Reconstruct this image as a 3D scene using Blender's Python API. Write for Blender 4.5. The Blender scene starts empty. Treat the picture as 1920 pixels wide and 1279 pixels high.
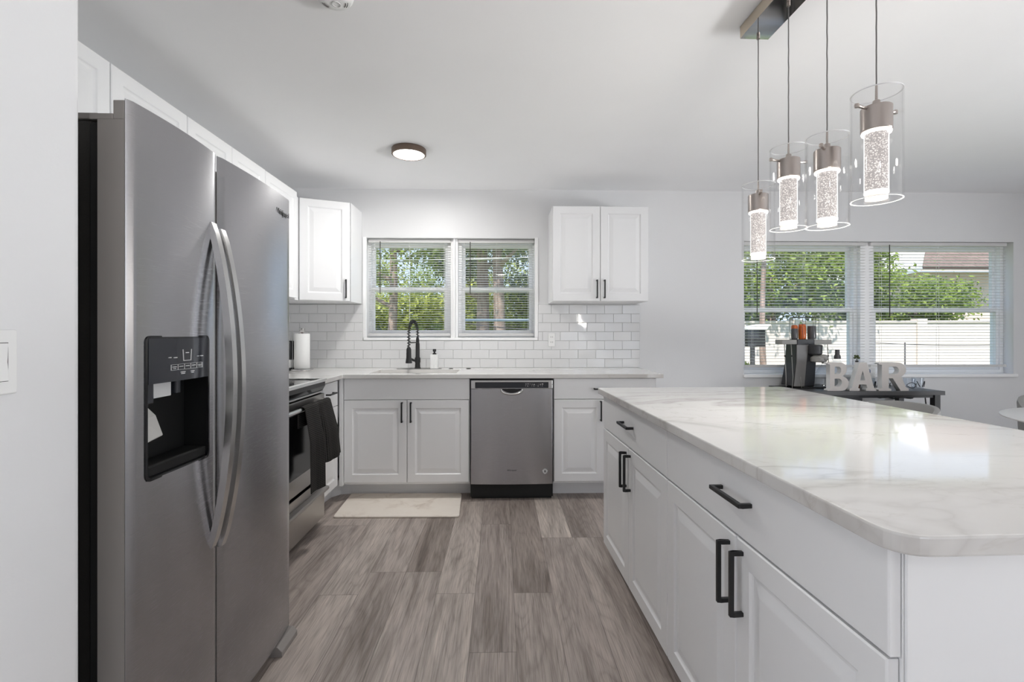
import bpy, bmesh, math, random
from mathutils import Vector, Matrix
random.seed(7)
PI = math.pi
SC = bpy.context.scene
COL = SC.collection

# ------------------------------------------------------------------ camera
CAM_H = 1.208
cam_d = bpy.data.cameras.new('camera')
cam = bpy.data.objects.new('camera', cam_d)
COL.objects.link(cam)
cam.location = (0, 0, CAM_H)
cam.rotation_euler = (PI / 2, 0, -math.atan(20 / 900))
cam_d.sensor_width = 36.0
cam_d.lens = 36.0 * 900 / 1920
cam_d.shift_y = (625 - 639.5) / 1920
cam_d.clip_start = 0.02
cam_d.clip_end = 200
SC.camera = cam

# ------------------------------------------------------------------ world, sun, exposure
SKY = 1.15
w = bpy.data.worlds.new('sky')
SC.world = w
w.use_nodes = True
nt = w.node_tree
nt.nodes.clear()
tc = nt.nodes.new('ShaderNodeTexCoord')
sep = nt.nodes.new('ShaderNodeSeparateXYZ')
ramp = nt.nodes.new('ShaderNodeValToRGB')
bg = nt.nodes.new('ShaderNodeBackground')
out = nt.nodes.new('ShaderNodeOutputWorld')
nt.links.new(tc.outputs['Generated'], sep.inputs[0])
nt.links.new(sep.outputs['Z'], ramp.inputs[0])
ramp.color_ramp.elements[0].position = 0.0
ramp.color_ramp.elements[0].color = (0.66, 0.80, 1.0, 1)
ramp.color_ramp.elements[1].position = 0.6
ramp.color_ramp.elements[1].color = (0.42, 0.62, 1.0, 1)
nt.links.new(ramp.outputs[0], bg.inputs[0])
bg.inputs[1].default_value = SKY
nt.links.new(bg.outputs[0], out.inputs[0])

sun_d = bpy.data.lights.new('sun', 'SUN')
sun_d.energy = 7.0
sun_d.angle = 0.02
sun_d.color = (1.0, 0.95, 0.86)
sun = bpy.data.objects.new('sun', sun_d)
COL.objects.link(sun)
sun.rotation_euler = (math.radians(33), 0, math.radians(-28))
sun.location = (-6, -10, 14)

# area lamps and portals at the windows and the unseen doors (portals only guide the sky's own light)
def area(name, loc, rot, sx, sy, power=0.0, portal=False, color=(1, 1, 1)):
    d = bpy.data.lights.new(name, 'AREA')
    d.shape = 'RECTANGLE'
    d.size, d.size_y = sx, sy
    d.energy = power
    d.color = color
    d.cycles.is_portal = portal
    o = bpy.data.objects.new(name, d)
    COL.objects.link(o)
    o.location = loc
    o.rotation_euler = rot
    return o

ROOM_X1, ROOM_Y0, CEIL, HALL_X0 = 5.3, -3.0, 2.437, -3.6
area('rear_door_portal', (2.4, ROOM_Y0 - 0.1, 1.06), (PI / 2, 0, 0), 1.8, 2.1, 1, True)
area('side_door_portal', (ROOM_X1 + 0.1, -0.3, 1.06), (PI / 2, 0, PI / 2), 3.8, 2.1, 1, True)
area('hall_door_portal', (HALL_X0 - 0.1, -1.15, 1.06), (PI / 2, 0, -PI / 2), 2.9, 2.1, 1, True)
area('dining_window_portal', (3.3, 4.32, 1.42), (PI / 2, 0, PI), 2.4, 1.18, 1, True)
area('kitchen_window_portal', (-0.43, 4.32, 1.59), (PI / 2, 0, PI), 1.46, 0.86, 1, True)

# added lamps outside the glass doors, standing in for patio bounce
area('side_fill', (ROOM_X1 + 0.7, -0.3, 0.1), (math.radians(140), 0, PI / 2), 3.6, 1.3, 138, color=(0.965, 0.985, 1.0))
area('hall_fill', (HALL_X0 - 0.7, -1.15, 0.1), (math.radians(140), 0, -PI / 2), 2.8, 1.3, 97, color=(0.965, 0.985, 1.0))
area('rear_fill', (2.4, ROOM_Y0 - 0.4, 1.07), (PI / 2, 0, 0), 1.7, 2.0, 11, color=(0.97, 0.985, 1.0))  # added lamp outside the rear door, for fill and tile highlights
def fill_beam(name, loc, aim, sx, sy, power, spread):  # narrow added lamp without a real source, aimed to brighten the ceiling
    o = area(name, loc, (0, 0, 0), sx, sy, power, color=(0.975, 0.99, 1.0))
    o.rotation_euler = (Vector(aim) - Vector(loc)).to_track_quat('-Z', 'Y').to_euler()
    o.data.spread = math.radians(spread)
    return o
fill_beam('ceiling_fill', (ROOM_X1 + 0.5, -0.3, 0.15), (-0.6, 2.6, CEIL), 3.4, 0.3, 13.0, 50)

vs = SC.view_settings
vs.view_transform = 'Standard'
vs.look = 'None'
vs.gamma = 1
vs.exposure = 0.36
try:
    vs.use_curve_mapping = False
except Exception:
    pass
SC.display_settings.display_device = 'sRGB'
cy = SC.cycles
cy.use_denoising = True
cy.max_bounces = 12
cy.diffuse_bounces = 6
cy.glossy_bounces = 5
cy.transmission_bounces = 8
cy.transparent_max_bounces = 24
cy.caustics_reflective = False
cy.caustics_refractive = False
cy.sample_clamp_indirect = 6.0

# ------------------------------------------------------------------ materials
def new_mat(name):
    m = bpy.data.materials.new(name)
    m.use_nodes = True
    n = m.node_tree
    p = n.nodes['Principled BSDF']
    return m, n, p

def pset(p, **kw):
    names = dict(color='Base Color', rough='Roughness', metal='Metallic', ior='IOR', spec='Specular IOR Level', trans='Transmission Weight',
                 ecol='Emission Color', estr='Emission Strength', coat='Coat Weight', aniso='Anisotropic', arot='Anisotropic Rotation', sheen='Sheen Weight', alpha='Alpha')
    for k, v in kw.items():
        if k in ('color', 'ecol') and len(v) == 3:
            v = (*v, 1)
        p.inputs[names[k]].default_value = v

def node(n, t, **kw):
    x = n.nodes.new(t)
    for k, v in kw.items():
        setattr(x, k, v)
    return x

def coords(n, scale=(1, 1, 1), kind='Object', rot=(0, 0, 0)):
    t = node(n, 'ShaderNodeTexCoord')
    mp = node(n, 'ShaderNodeMapping')
    mp.inputs['Scale'].default_value = scale
    mp.inputs['Rotation'].default_value = rot
    n.links.new(t.outputs[kind], mp.inputs['Vector'])
    return mp.outputs['Vector']

def noise(n, vec, scale, detail=3, rough=0.5, dist=0.0):
    x = node(n, 'ShaderNodeTexNoise')
    x.inputs['Scale'].default_value = scale
    x.inputs['Detail'].default_value = detail
    x.inputs['Roughness'].default_value = rough
    x.inputs['Distortion'].default_value = dist
    n.links.new(vec, x.inputs['Vector'])
    return x.outputs['Fac']

def rampn(n, fac, stops):
    r = node(n, 'ShaderNodeValToRGB')
    e = r.color_ramp.elements
    while len(e) < len(stops):
        e.new(0.5)
    for i, (pos, c) in enumerate(stops):
        e[i].position = pos
        e[i].color = (*c, 1) if len(c) == 3 else c
    n.links.new(fac, r.inputs[0])
    return r.outputs[0]

def bump(n, p, height, strength, dist=0.01):
    b = node(n, 'ShaderNodeBump')
    b.inputs['Strength'].default_value = strength
    b.inputs['Distance'].default_value = dist
    n.links.new(height, b.inputs['Height'])
    n.links.new(b.outputs[0], p.inputs['Normal'])

def math_(n, op, a, b=None, clamp=False):
    x = node(n, 'ShaderNodeMath', operation=op, use_clamp=clamp)
    for i, v in enumerate((a, b)):
        if v is None:
            continue
        if isinstance(v, (int, float)):
            x.inputs[i].default_value = v
        else:
            n.links.new(v, x.inputs[i])
    return x.outputs[0]

def mixc(n, fac, a, b, mode='MIX'):
    x = node(n, 'ShaderNodeMix', data_type='RGBA', blend_type=mode)
    for sock, v in ((x.inputs['Factor'], fac), (x.inputs[6], a), (x.inputs[7], b)):
        if isinstance(v, (int, float)):
            sock.default_value = v
        elif isinstance(v, tuple):
            sock.default_value = (*v, 1) if len(v) == 3 else v
        else:
            n.links.new(v, sock)
    return x.outputs[2]

def paint(name, color, rough=0.5, bscale=0, bstr=0.0, var=0.03, metal=0.0, spec=0.5):
    m, n, p = new_mat(name)
    pset(p, color=color, rough=rough, metal=metal, spec=spec)
    v = coords(n)
    f = noise(n, v, 2.3, 4)
    dark = tuple(c * (1 - var) for c in color)
    lite = tuple(min(1, c * (1 + var)) for c in color)
    n.links.new(rampn(n, f, [(0.3, dark), (0.7, lite)]), p.inputs['Base Color'])
    if bscale:
        bump(n, p, noise(n, v, bscale, 3), bstr, 0.004)
    return m

def steel(name, color=(0.56, 0.55, 0.54), rough=0.3, grain=(3, 3, 400), bstr=0.05, aniso=0.0):
    m, n, p = new_mat(name)
    pset(p, color=color, metal=1.0, rough=rough, aniso=aniso)
    if aniso:
        up = node(n, 'ShaderNodeCombineXYZ')
        up.inputs[2].default_value = 1.0
        n.links.new(up.outputs[0], p.inputs['Tangent'])
    v = coords(n, grain)
    f = noise(n, v, 6, 3)
    r = node(n, 'ShaderNodeMapRange')
    r.inputs['To Min'].default_value = rough - 0.012
    r.inputs['To Max'].default_value = rough + 0.012
    n.links.new(f, r.inputs['Value'])
    n.links.new(r.outputs[0], p.inputs['Roughness'])
    return m

def emit(name, color, strength):
    m, n, p = new_mat(name)
    pset(p, color=color, rough=0.5, ecol=color, estr=strength)
    return m

def clear_glass(name, tint=(1, 1, 1), refl=0.07, edge=0.55, rough=0.02):
    m, n, p = new_mat(name)
    n.nodes.remove(p)
    tr = node(n, 'ShaderNodeBsdfTransparent')
    tr.inputs[0].default_value = (*tint, 1)
    gl = node(n, 'ShaderNodeBsdfGlossy')
    gl.inputs['Roughness'].default_value = rough
    lw = node(n, 'ShaderNodeLayerWeight')
    lw.inputs['Blend'].default_value = 0.35
    mr = node(n, 'ShaderNodeMapRange')
    mr.inputs['To Min'].default_value = refl
    mr.inputs['To Max'].default_value = edge
    n.links.new(math_(n, 'POWER', lw.outputs['Facing'], 4.0), mr.inputs['Value'])
    mx = node(n, 'ShaderNodeMixShader')
    n.links.new(mr.outputs[0], mx.inputs[0])
    n.links.new(tr.outputs[0], mx.inputs[1])
    n.links.new(gl.outputs[0], mx.inputs[2])
    n.links.new(mx.outputs[0], n.nodes['Material Output'].inputs['Surface'])
    return m

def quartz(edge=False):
    m, n, p = new_mat('veined_quartz_edge_shaded' if edge else 'white_veined_quartz')
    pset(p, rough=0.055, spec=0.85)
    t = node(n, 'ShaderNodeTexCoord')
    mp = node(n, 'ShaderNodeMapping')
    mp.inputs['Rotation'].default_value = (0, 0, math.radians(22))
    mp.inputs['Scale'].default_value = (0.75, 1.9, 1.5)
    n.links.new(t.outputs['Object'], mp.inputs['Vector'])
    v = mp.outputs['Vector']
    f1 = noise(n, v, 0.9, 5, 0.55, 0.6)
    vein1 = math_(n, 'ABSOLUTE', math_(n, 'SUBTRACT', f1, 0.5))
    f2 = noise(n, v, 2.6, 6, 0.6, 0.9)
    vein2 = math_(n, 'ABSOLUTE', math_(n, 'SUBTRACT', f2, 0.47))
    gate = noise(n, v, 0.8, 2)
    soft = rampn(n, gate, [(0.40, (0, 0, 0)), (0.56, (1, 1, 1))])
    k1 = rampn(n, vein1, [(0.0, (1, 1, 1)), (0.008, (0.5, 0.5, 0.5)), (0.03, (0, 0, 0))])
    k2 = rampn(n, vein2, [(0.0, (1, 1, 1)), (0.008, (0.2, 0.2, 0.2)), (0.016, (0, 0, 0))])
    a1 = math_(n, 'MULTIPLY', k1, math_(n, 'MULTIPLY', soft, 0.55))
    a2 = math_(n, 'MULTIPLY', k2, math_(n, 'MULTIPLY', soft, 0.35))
    cl = rampn(n, noise(n, v, 1.7, 4), [(0.3, (0.56, 0.53, 0.50)), (0.5, (0.64, 0.625, 0.605)), (0.7, (0.68, 0.67, 0.655))] if edge else [(0.3, (0.80, 0.785, 0.765)), (0.7, (0.84, 0.83, 0.815))])  # edge copy darker: shade of vertical sides in its colour, brownish blotches too
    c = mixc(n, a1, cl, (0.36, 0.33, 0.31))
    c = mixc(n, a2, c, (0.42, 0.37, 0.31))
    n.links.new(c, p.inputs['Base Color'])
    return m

def plank_floor():
    m, n, p = new_mat('grey_brown_vinyl_planks')
    t = node(n, 'ShaderNodeTexCoord')
    sp = node(n, 'ShaderNodeSeparateXYZ')
    n.links.new(t.outputs['Object'], sp.inputs[0])
    W, L = 0.18, 1.22
    u = math_(n, 'DIVIDE', math_(n, 'ADD', sp.outputs['X'], 0.122), W)
    iu = math_(n, 'FLOOR', u)
    fu = math_(n, 'SUBTRACT', u, iu)
    wn = node(n, 'ShaderNodeTexWhiteNoise', noise_dimensions='1D')
    n.links.new(iu, wn.inputs['W'])
    vv = math_(n, 'ADD', math_(n, 'DIVIDE', sp.outputs['Y'], L), math_(n, 'MULTIPLY', math_(n, 'ROUND', math_(n, 'MULTIPLY', wn.outputs['Value'], 5)), 0.17))
    iv = math_(n, 'FLOOR', vv)
    fv = math_(n, 'SUBTRACT', vv, iv)
    cid = node(n, 'ShaderNodeCombineXYZ')
    n.links.new(iu, cid.inputs[0])
    n.links.new(iv, cid.inputs[1])
    pid = node(n, 'ShaderNodeTexWhiteNoise', noise_dimensions='3D')
    n.links.new(cid.outputs[0], pid.inputs['Vector'])
    # grain coordinates, shifted per plank
    gv = node(n, 'ShaderNodeCombineXYZ')
    n.links.new(math_(n, 'ADD', math_(n, 'MULTIPLY', sp.outputs['X'], 9.0), math_(n, 'MULTIPLY', pid.outputs['Value'], 40)), gv.inputs[0])
    n.links.new(math_(n, 'MULTIPLY', sp.outputs['Y'], 0.85), gv.inputs[1])
    n.links.new(math_(n, 'MULTIPLY', pid.outputs['Value'], 17), gv.inputs[2])
    broad = noise(n, gv.outputs[0], 1.5, 4, 0.55, 0.8)
    rv = node(n, 'ShaderNodeCombineXYZ')
    n.links.new(math_(n, 'ADD', math_(n, 'MULTIPLY', sp.outputs['X'], 5.5), math_(n, 'MULTIPLY', pid.outputs['Value'], 31)), rv.inputs[0])
    n.links.new(math_(n, 'ADD', math_(n, 'MULTIPLY', sp.outputs['Y'], 0.75), math_(n, 'MULTIPLY', pid.outputs['Value'], 13)), rv.inputs[1])
    ringn = noise(n, rv.outputs[0], 1.0, 2, 0.4, 0.3)
    rings = math_(n, 'ABSOLUTE', math_(n, 'SUBTRACT', math_(n, 'FRACT', math_(n, 'MULTIPLY', ringn, 17.0)), 0.5))
    fv2 = node(n, 'ShaderNodeCombineXYZ')
    n.links.new(math_(n, 'MULTIPLY', sp.outputs['X'], 150), fv2.inputs[0])
    n.links.new(math_(n, 'MULTIPLY', sp.outputs['Y'], 5), fv2.inputs[1])
    n.links.new(math_(n, 'MULTIPLY', pid.outputs['Value'], 9), fv2.inputs[2])
    fine = noise(n, fv2.outputs[0], 1.4, 3, 0.6)
    base = rampn(n, pid.outputs['Value'], [(0.0, (0.27, 0.226, 0.20)), (0.35, (0.355, 0.305, 0.278)), (0.7, (0.42, 0.365, 0.332)), (1.0, (0.51, 0.45, 0.405))])
    c = mixc(n, 1.0, base, rampn(n, broad, [(0.28, (0.56, 0.53, 0.51)), (0.5, (1, 1, 1)), (0.72, (1.25, 1.24, 1.23))]), 'MULTIPLY')
    c = mixc(n, 0.42, c, rampn(n, rings, [(0.0, (0.66, 0.64, 0.62)), (0.16, (0.95, 0.95, 0.95)), (0.5, (1.1, 1.1, 1.1))]), 'MULTIPLY')
    c = mixc(n, 0.8, c, rampn(n, fine, [(0.3, (0.60, 0.58, 0.57)), (0.52, (1, 1, 1)), (0.75, (1.25, 1.25, 1.25))]), 'MULTIPLY')
    # knots
    kv = node(n, 'ShaderNodeTexVoronoi')
    kv.inputs['Scale'].default_value = 1.0
    kc = node(n, 'ShaderNodeCombineXYZ')
    n.links.new(math_(n, 'MULTIPLY', sp.outputs['X'], 3.4), kc.inputs[0])
    n.links.new(math_(n, 'MULTIPLY', sp.outputs['Y'], 1.25), kc.inputs[1])
    n.links.new(kc.outputs[0], kv.inputs['Vector'])
    c = mixc(n, 1.0, c, rampn(n, kv.outputs['Distance'], [(0.0, (0.42, 0.40, 0.38)), (0.07, (0.75, 0.73, 0.72)), (0.13, (1, 1, 1))]), 'MULTIPLY')
    # seams
    eu = math_(n, 'MINIMUM', fu, math_(n, 'SUBTRACT', 1.0, fu))
    ev = math_(n, 'MINIMUM', fv, math_(n, 'SUBTRACT', 1.0, fv))
    su = math_(n, 'LESS_THAN', eu, 0.007)
    sv = math_(n, 'LESS_THAN', ev, 0.0012)
    seam = math_(n, 'MAXIMUM', su, sv)
    c = mixc(n, math_(n, 'MULTIPLY', seam, 0.55), c, (0.06, 0.05, 0.045))
    n.links.new(c, p.inputs['Base Color'])
    pset(p, rough=0.42, spec=0.4)
    bump(n, p, math_(n, 'SUBTRACT', fine, math_(n, 'MULTIPLY', seam, 1.5)), 0.12, 0.002)
    return m

def bark():
    m, n, p = new_mat('bark')
    v = coords(n, (3, 3, 0.6))
    f = noise(n, v, 5, 5, 0.65)
    n.links.new(rampn(n, f, [(0.3, (0.12, 0.085, 0.07)), (0.7, (0.40, 0.30, 0.26))]), p.inputs['Base Color'])
    pset(p, rough=0.9)
    bump(n, p, f, 0.6, 0.03)
    return m

def leafmat(name, dark, lite, sc=1.2):
    m, n, p = new_mat(name)
    v = coords(n)
    f = noise(n, v, sc, 4, 0.6)
    g = node(n, 'ShaderNodeNewGeometry')
    mix = math_(n, 'ADD', math_(n, 'MULTIPLY', f, 0.55), math_(n, 'MULTIPLY', g.outputs['Random Per Island'], 0.45))
    n.links.new(rampn(n, mix, [(0.25, dark), (0.75, lite)]), p.inputs['Base Color'])
    pset(p, rough=0.55, spec=0.3)
    tl = node(n, 'ShaderNodeBsdfTranslucent')
    tl.inputs[0].default_value = (*[min(1, c * 1.3) for c in lite], 1)
    mx = node(n, 'ShaderNodeMixShader')
    mx.inputs[0].default_value = 0.3
    n.links.new(p.outputs[0], mx.inputs[1])
    n.links.new(tl.outputs[0], mx.inputs[2])
    n.links.new(mx.outputs[0], n.nodes['Material Output'].inputs['Surface'])
    return m

def waffle():
    m, n, p = new_mat('black_waffle_cotton')
    v = coords(n, (1, 1, 1), 'UV')
    ck = node(n, 'ShaderNodeTexBrick')
    ck.offset = 0
    ck.inputs['Scale'].default_value = 1.0
    ck.inputs['Brick Width'].default_value = 0.010
    ck.inputs['Row Height'].default_value = 0.010
    ck.inputs['Mortar Size'].default_value = 0.0018
    ck.inputs['Color1'].default_value = (0.006, 0.006, 0.006, 1)
    ck.inputs['Color2'].default_value = (0.008, 0.008, 0.008, 1)
    ck.inputs['Mortar'].default_value = (0.05, 0.047, 0.045, 1)
    n.links.new(v, ck.inputs['Vector'])
    n.links.new(ck.outputs['Color'], p.inputs['Base Color'])
    pset(p, rough=0.95, spec=0.15)
    bump(n, p, ck.outputs['Fac'], 0.8, 0.003)
    return m

def mat_cream():
    m, n, p = new_mat('cream_marbled_foam')
    v = coords(n)
    f = noise(n, v, 7, 5, 0.6, 0.8)
    n.links.new(rampn(n, f, [(0.3, (0.68, 0.60, 0.52)), (0.45, (0.84, 0.77, 0.69)), (0.8, (0.88, 0.82, 0.745))]), p.inputs['Base Color'])
    pset(p, rough=0.6, spec=0.3)
    return m

def bubble():
    m, n, p = new_mat('lit_bubble_crystal')
    v = coords(n)
    vo = node(n, 'ShaderNodeTexVoronoi', feature='F1')
    vo.inputs['Scale'].default_value = 230
    n.links.new(v, vo.inputs['Vector'])
    g = noise(n, v, 60, 3)
    e = rampn(n, math_(n, 'ADD', vo.outputs['Distance'], math_(n, 'MULTIPLY', math_(n, 'SUBTRACT', g, 0.5), 0.5)), [(0.16, (1.0, 0.96, 0.92)), (0.34, (0.62, 0.57, 0.54)), (0.60, (0.30, 0.27, 0.26))])
    lw = node(n, 'ShaderNodeLayerWeight')
    lw.inputs['Blend'].default_value = 0.5
    edge = rampn(n, lw.outputs['Facing'], [(0.55, (0, 0, 0)), (0.72, (1, 1, 1))])
    e2 = mixc(n, edge, e, (1.0, 0.98, 0.95))
    n.links.new(e2, p.inputs['Emission Color'])
    pset(p, color=(0.16, 0.15, 0.148), estr=0.95, rough=0.1)
    return m

def shingles():
    m, n, p = new_mat('brown_roof_shingles')
    v = coords(n, (1, 1, 1))
    br = node(n, 'ShaderNodeTexBrick')
    br.inputs['Scale'].default_value = 1
    br.inputs['Brick Width'].default_value = 0.5
    br.inputs['Row Height'].default_value = 0.2
    br.inputs['Mortar Size'].default_value = 0.012
    br.inputs['Color1'].default_value = (0.15, 0.105, 0.09, 1)
    br.inputs['Color2'].default_value = (0.20, 0.145, 0.125, 1)
    br.inputs['Mortar'].default_value = (0.06, 0.04, 0.035, 1)
    n.links.new(v, br.inputs['Vector'])
    n.links.new(br.outputs['Color'], p.inputs['Base Color'])
    pset(p, rough=0.9)
    return m

M = {}
M['wall'] = paint('white_wall_paint', (0.75, 0.75, 0.755), 0.42, 90, 0.10, 0.012)
M['ceiling'] = paint('white_ceiling_paint', (0.91, 0.91, 0.915), 0.7, 60, 0.05, 0.01)
M['cab'] = paint('white_cabinet_lacquer', (0.81, 0.81, 0.815), 0.32, 0, 0, 0.006)
M['trim'] = paint('white_gloss_trim', (0.92, 0.92, 0.92), 0.35, 0, 0, 0.01)
M['floor'] = plank_floor()
M['quartz'] = quartz()
M['quartz_edge_shaded'] = quartz(True)
M['tile'] = paint('white_glazed_tile', (0.74, 0.74, 0.742), 0.06, 18, 0.06, 0.015)
M['grout'] = paint('light_grey_grout', (0.50, 0.495, 0.49), 0.9)
M['black'] = paint('matt_black_metal', (0.012, 0.012, 0.013), 0.42, 0, 0, 0.05)
M['steel'] = steel('brushed_stainless', (0.43, 0.425, 0.44), 0.27, aniso=0.8)
M['steel_h'] = steel('bright_stainless', (0.62, 0.615, 0.61), 0.25)
M['bright_trim'] = steel('bright_trim_steel', (0.82, 0.82, 0.81), 0.45)
M['steel_r'] = steel('range_stainless', (0.40, 0.385, 0.37), 0.3, aniso=0.7)
M['grey_side'] = paint('grey_enamelled_metal', (0.27, 0.25, 0.237), 0.45, 0, 0, 0.03)
M['dark_side'] = paint('dark_grey_textured_metal', (0.024, 0.022, 0.020), 0.5, 220, 0.2, 0.05)
M['gasket'] = paint('black_rubber', (0.008, 0.008, 0.008), 0.7)
M['gloss_black'] = paint('gloss_black_plastic', (0.006, 0.006, 0.007), 0.12)
M['panel_grey'] = paint('smoky_control_glass', (0.022, 0.024, 0.030), 0.15, 0, 0, 0.1)
M['pale_mark'] = paint('pale_grey_print', (0.62, 0.62, 0.62), 0.6)
M['dark_mark'] = paint('dark_grey_print', (0.05, 0.05, 0.05), 0.5)
M['paddle'] = paint('grey_plastic', (0.46, 0.45, 0.43), 0.45)
M['white_plastic'] = paint('white_plastic', (0.82, 0.82, 0.81), 0.35)
M['paper'] = paint('white_paper', (0.88, 0.88, 0.87), 0.9, 180, 0.2, 0.01)
M['slot'] = paint('dark_slot', (0.006, 0.006, 0.006), 0.6, 0, 0, 0.03, 0.0, 0.25)
M['waffle'] = waffle()
M['mat'] = mat_cream()
M['nickel'] = steel('brushed_nickel', (0.42, 0.37, 0.34), 0.3, (40, 40, 1))
M['chrome'] = paint('polished_chrome', (0.62, 0.60, 0.58), 0.06, 0, 0, 0.01, 1.0)
M['brass'] = paint('satin_brass', (0.62, 0.55, 0.46), 0.5, 0, 0, 0.02, 1.0)
M['bronze'] = paint('bronze_ring', (0.16, 0.115, 0.09), 0.4, 0, 0, 0.03, 0.6)
M['lamp'] = emit('lit_diffuser', (1.0, 0.97, 0.93), 5.0)
M['led'] = emit('lit_led_ring', (1.0, 0.97, 0.93), 1.8)
M['ledbase'] = emit('lit_end_cap', (1.0, 0.9, 0.78), 0.45)
M['bubble'] = bubble()
M['pane'] = clear_glass('window_glass', (1, 1, 1), 0.03, 0.5)
M['glass'] = clear_glass('clear_glass', (0.985, 0.985, 0.985), 0.035, 0.9)
M['rim'] = paint('ground_glass_edge', (0.85, 0.85, 0.85), 0.2)
M['bottle'] = clear_glass('bottle_glass', (0.93, 0.95, 0.97), 0.08, 0.8)
M['cord'] = paint('grey_cord', (0.17, 0.16, 0.155), 0.5)
M['blind'] = paint('white_blind_slat', (0.84, 0.835, 0.825), 0.5)
M['rail'] = paint('grey_blind_rail', (0.66, 0.655, 0.645), 0.5)
M['wand'] = paint('dark_wand', (0.05, 0.045, 0.04), 0.3)
M['sinksteel'] = steel('sink_stainless', (0.20, 0.197, 0.194), 0.3, (20, 20, 20))
M['felt'] = paint('grey_mat', (0.22, 0.215, 0.21), 0.85, 120, 0.3)
M['espresso'] = paint('dark_stained_wood', (0.020, 0.019, 0.019), 0.4, 0, 0, 0.2)
M['table_dark'] = paint('charcoal_table_top', (0.075, 0.073, 0.074), 0.4, 0, 0, 0.1)
M['letter'] = paint('whitewashed_wood', (0.66, 0.62, 0.585), 0.7, 60, 0.1, 0.05)
M['letter_edge'] = paint('white_letter_edge', (0.85, 0.85, 0.84), 0.5)
M['char'] = paint('charcoal_plastic', (0.035, 0.035, 0.038), 0.4, 0, 0, 0.1)
M['grey_pl'] = paint('silver_plastic', (0.32, 0.31, 0.29), 0.4)
M['machine_panel'] = paint('grey_gradient_panel', (0.20, 0.19, 0.18), 0.25, 0, 0, 0.1)
M['amber'] = paint('orange_glass', (0.62, 0.13, 0.02), 0.2, 40, 0.3, 0.25)
M['smoke'] = paint('smoked_cup', (0.09, 0.088, 0.09), 0.25, 0, 0, 0.1)
M['grey_fabric'] = paint('grey_upholstery', (0.34, 0.335, 0.325), 0.95, 260, 0.3, 0.05)
M['table_white'] = paint('white_table_top', (0.74, 0.72, 0.70), 0.35)
M['brown'] = paint('brown_card', (0.22, 0.10, 0.06), 0.6)
M['green'] = paint('green_sprig', (0.10, 0.13, 0.05), 0.7)
M['blue'] = paint('blue_print', (0.10, 0.16, 0.32), 0.6)
M['bark'] = bark()
M['leaf_a'] = leafmat('leaf_mid_green', (0.045, 0.085, 0.018), (0.26, 0.34, 0.06))
M['leaf_b'] = leafmat('leaf_yellow_green', (0.10, 0.14, 0.025), (0.42, 0.46, 0.10))
M['leaf_c'] = leafmat('leaf_bluish_green', (0.035, 0.065, 0.03), (0.14, 0.20, 0.085))
M['grass'] = paint('lawn_grass', (0.16, 0.20, 0.06), 0.95, 30, 0.5, 0.35)
M['fence'] = paint('pinkish_white_render', (0.58, 0.525, 0.505), 0.9, 10, 0.2, 0.03)
M['shingle'] = shingles()
M['stucco'] = paint('pink_stucco', (0.70, 0.56, 0.50), 0.9)
M['soffit'] = paint('white_fascia', (0.72, 0.70, 0.70), 0.7)
M['cable'] = paint('black_cable', (0.03, 0.03, 0.035), 0.6)
M['pale_cable'] = paint('pale_cable', (0.6, 0.6, 0.58), 0.6)
M['bluecable'] = paint('blue_grey_pipe', (0.10, 0.15, 0.20), 0.5)
M['patio'] = paint('pale_concrete', (0.56, 0.55, 0.53), 0.9, 20, 0.2, 0.06)

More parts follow.
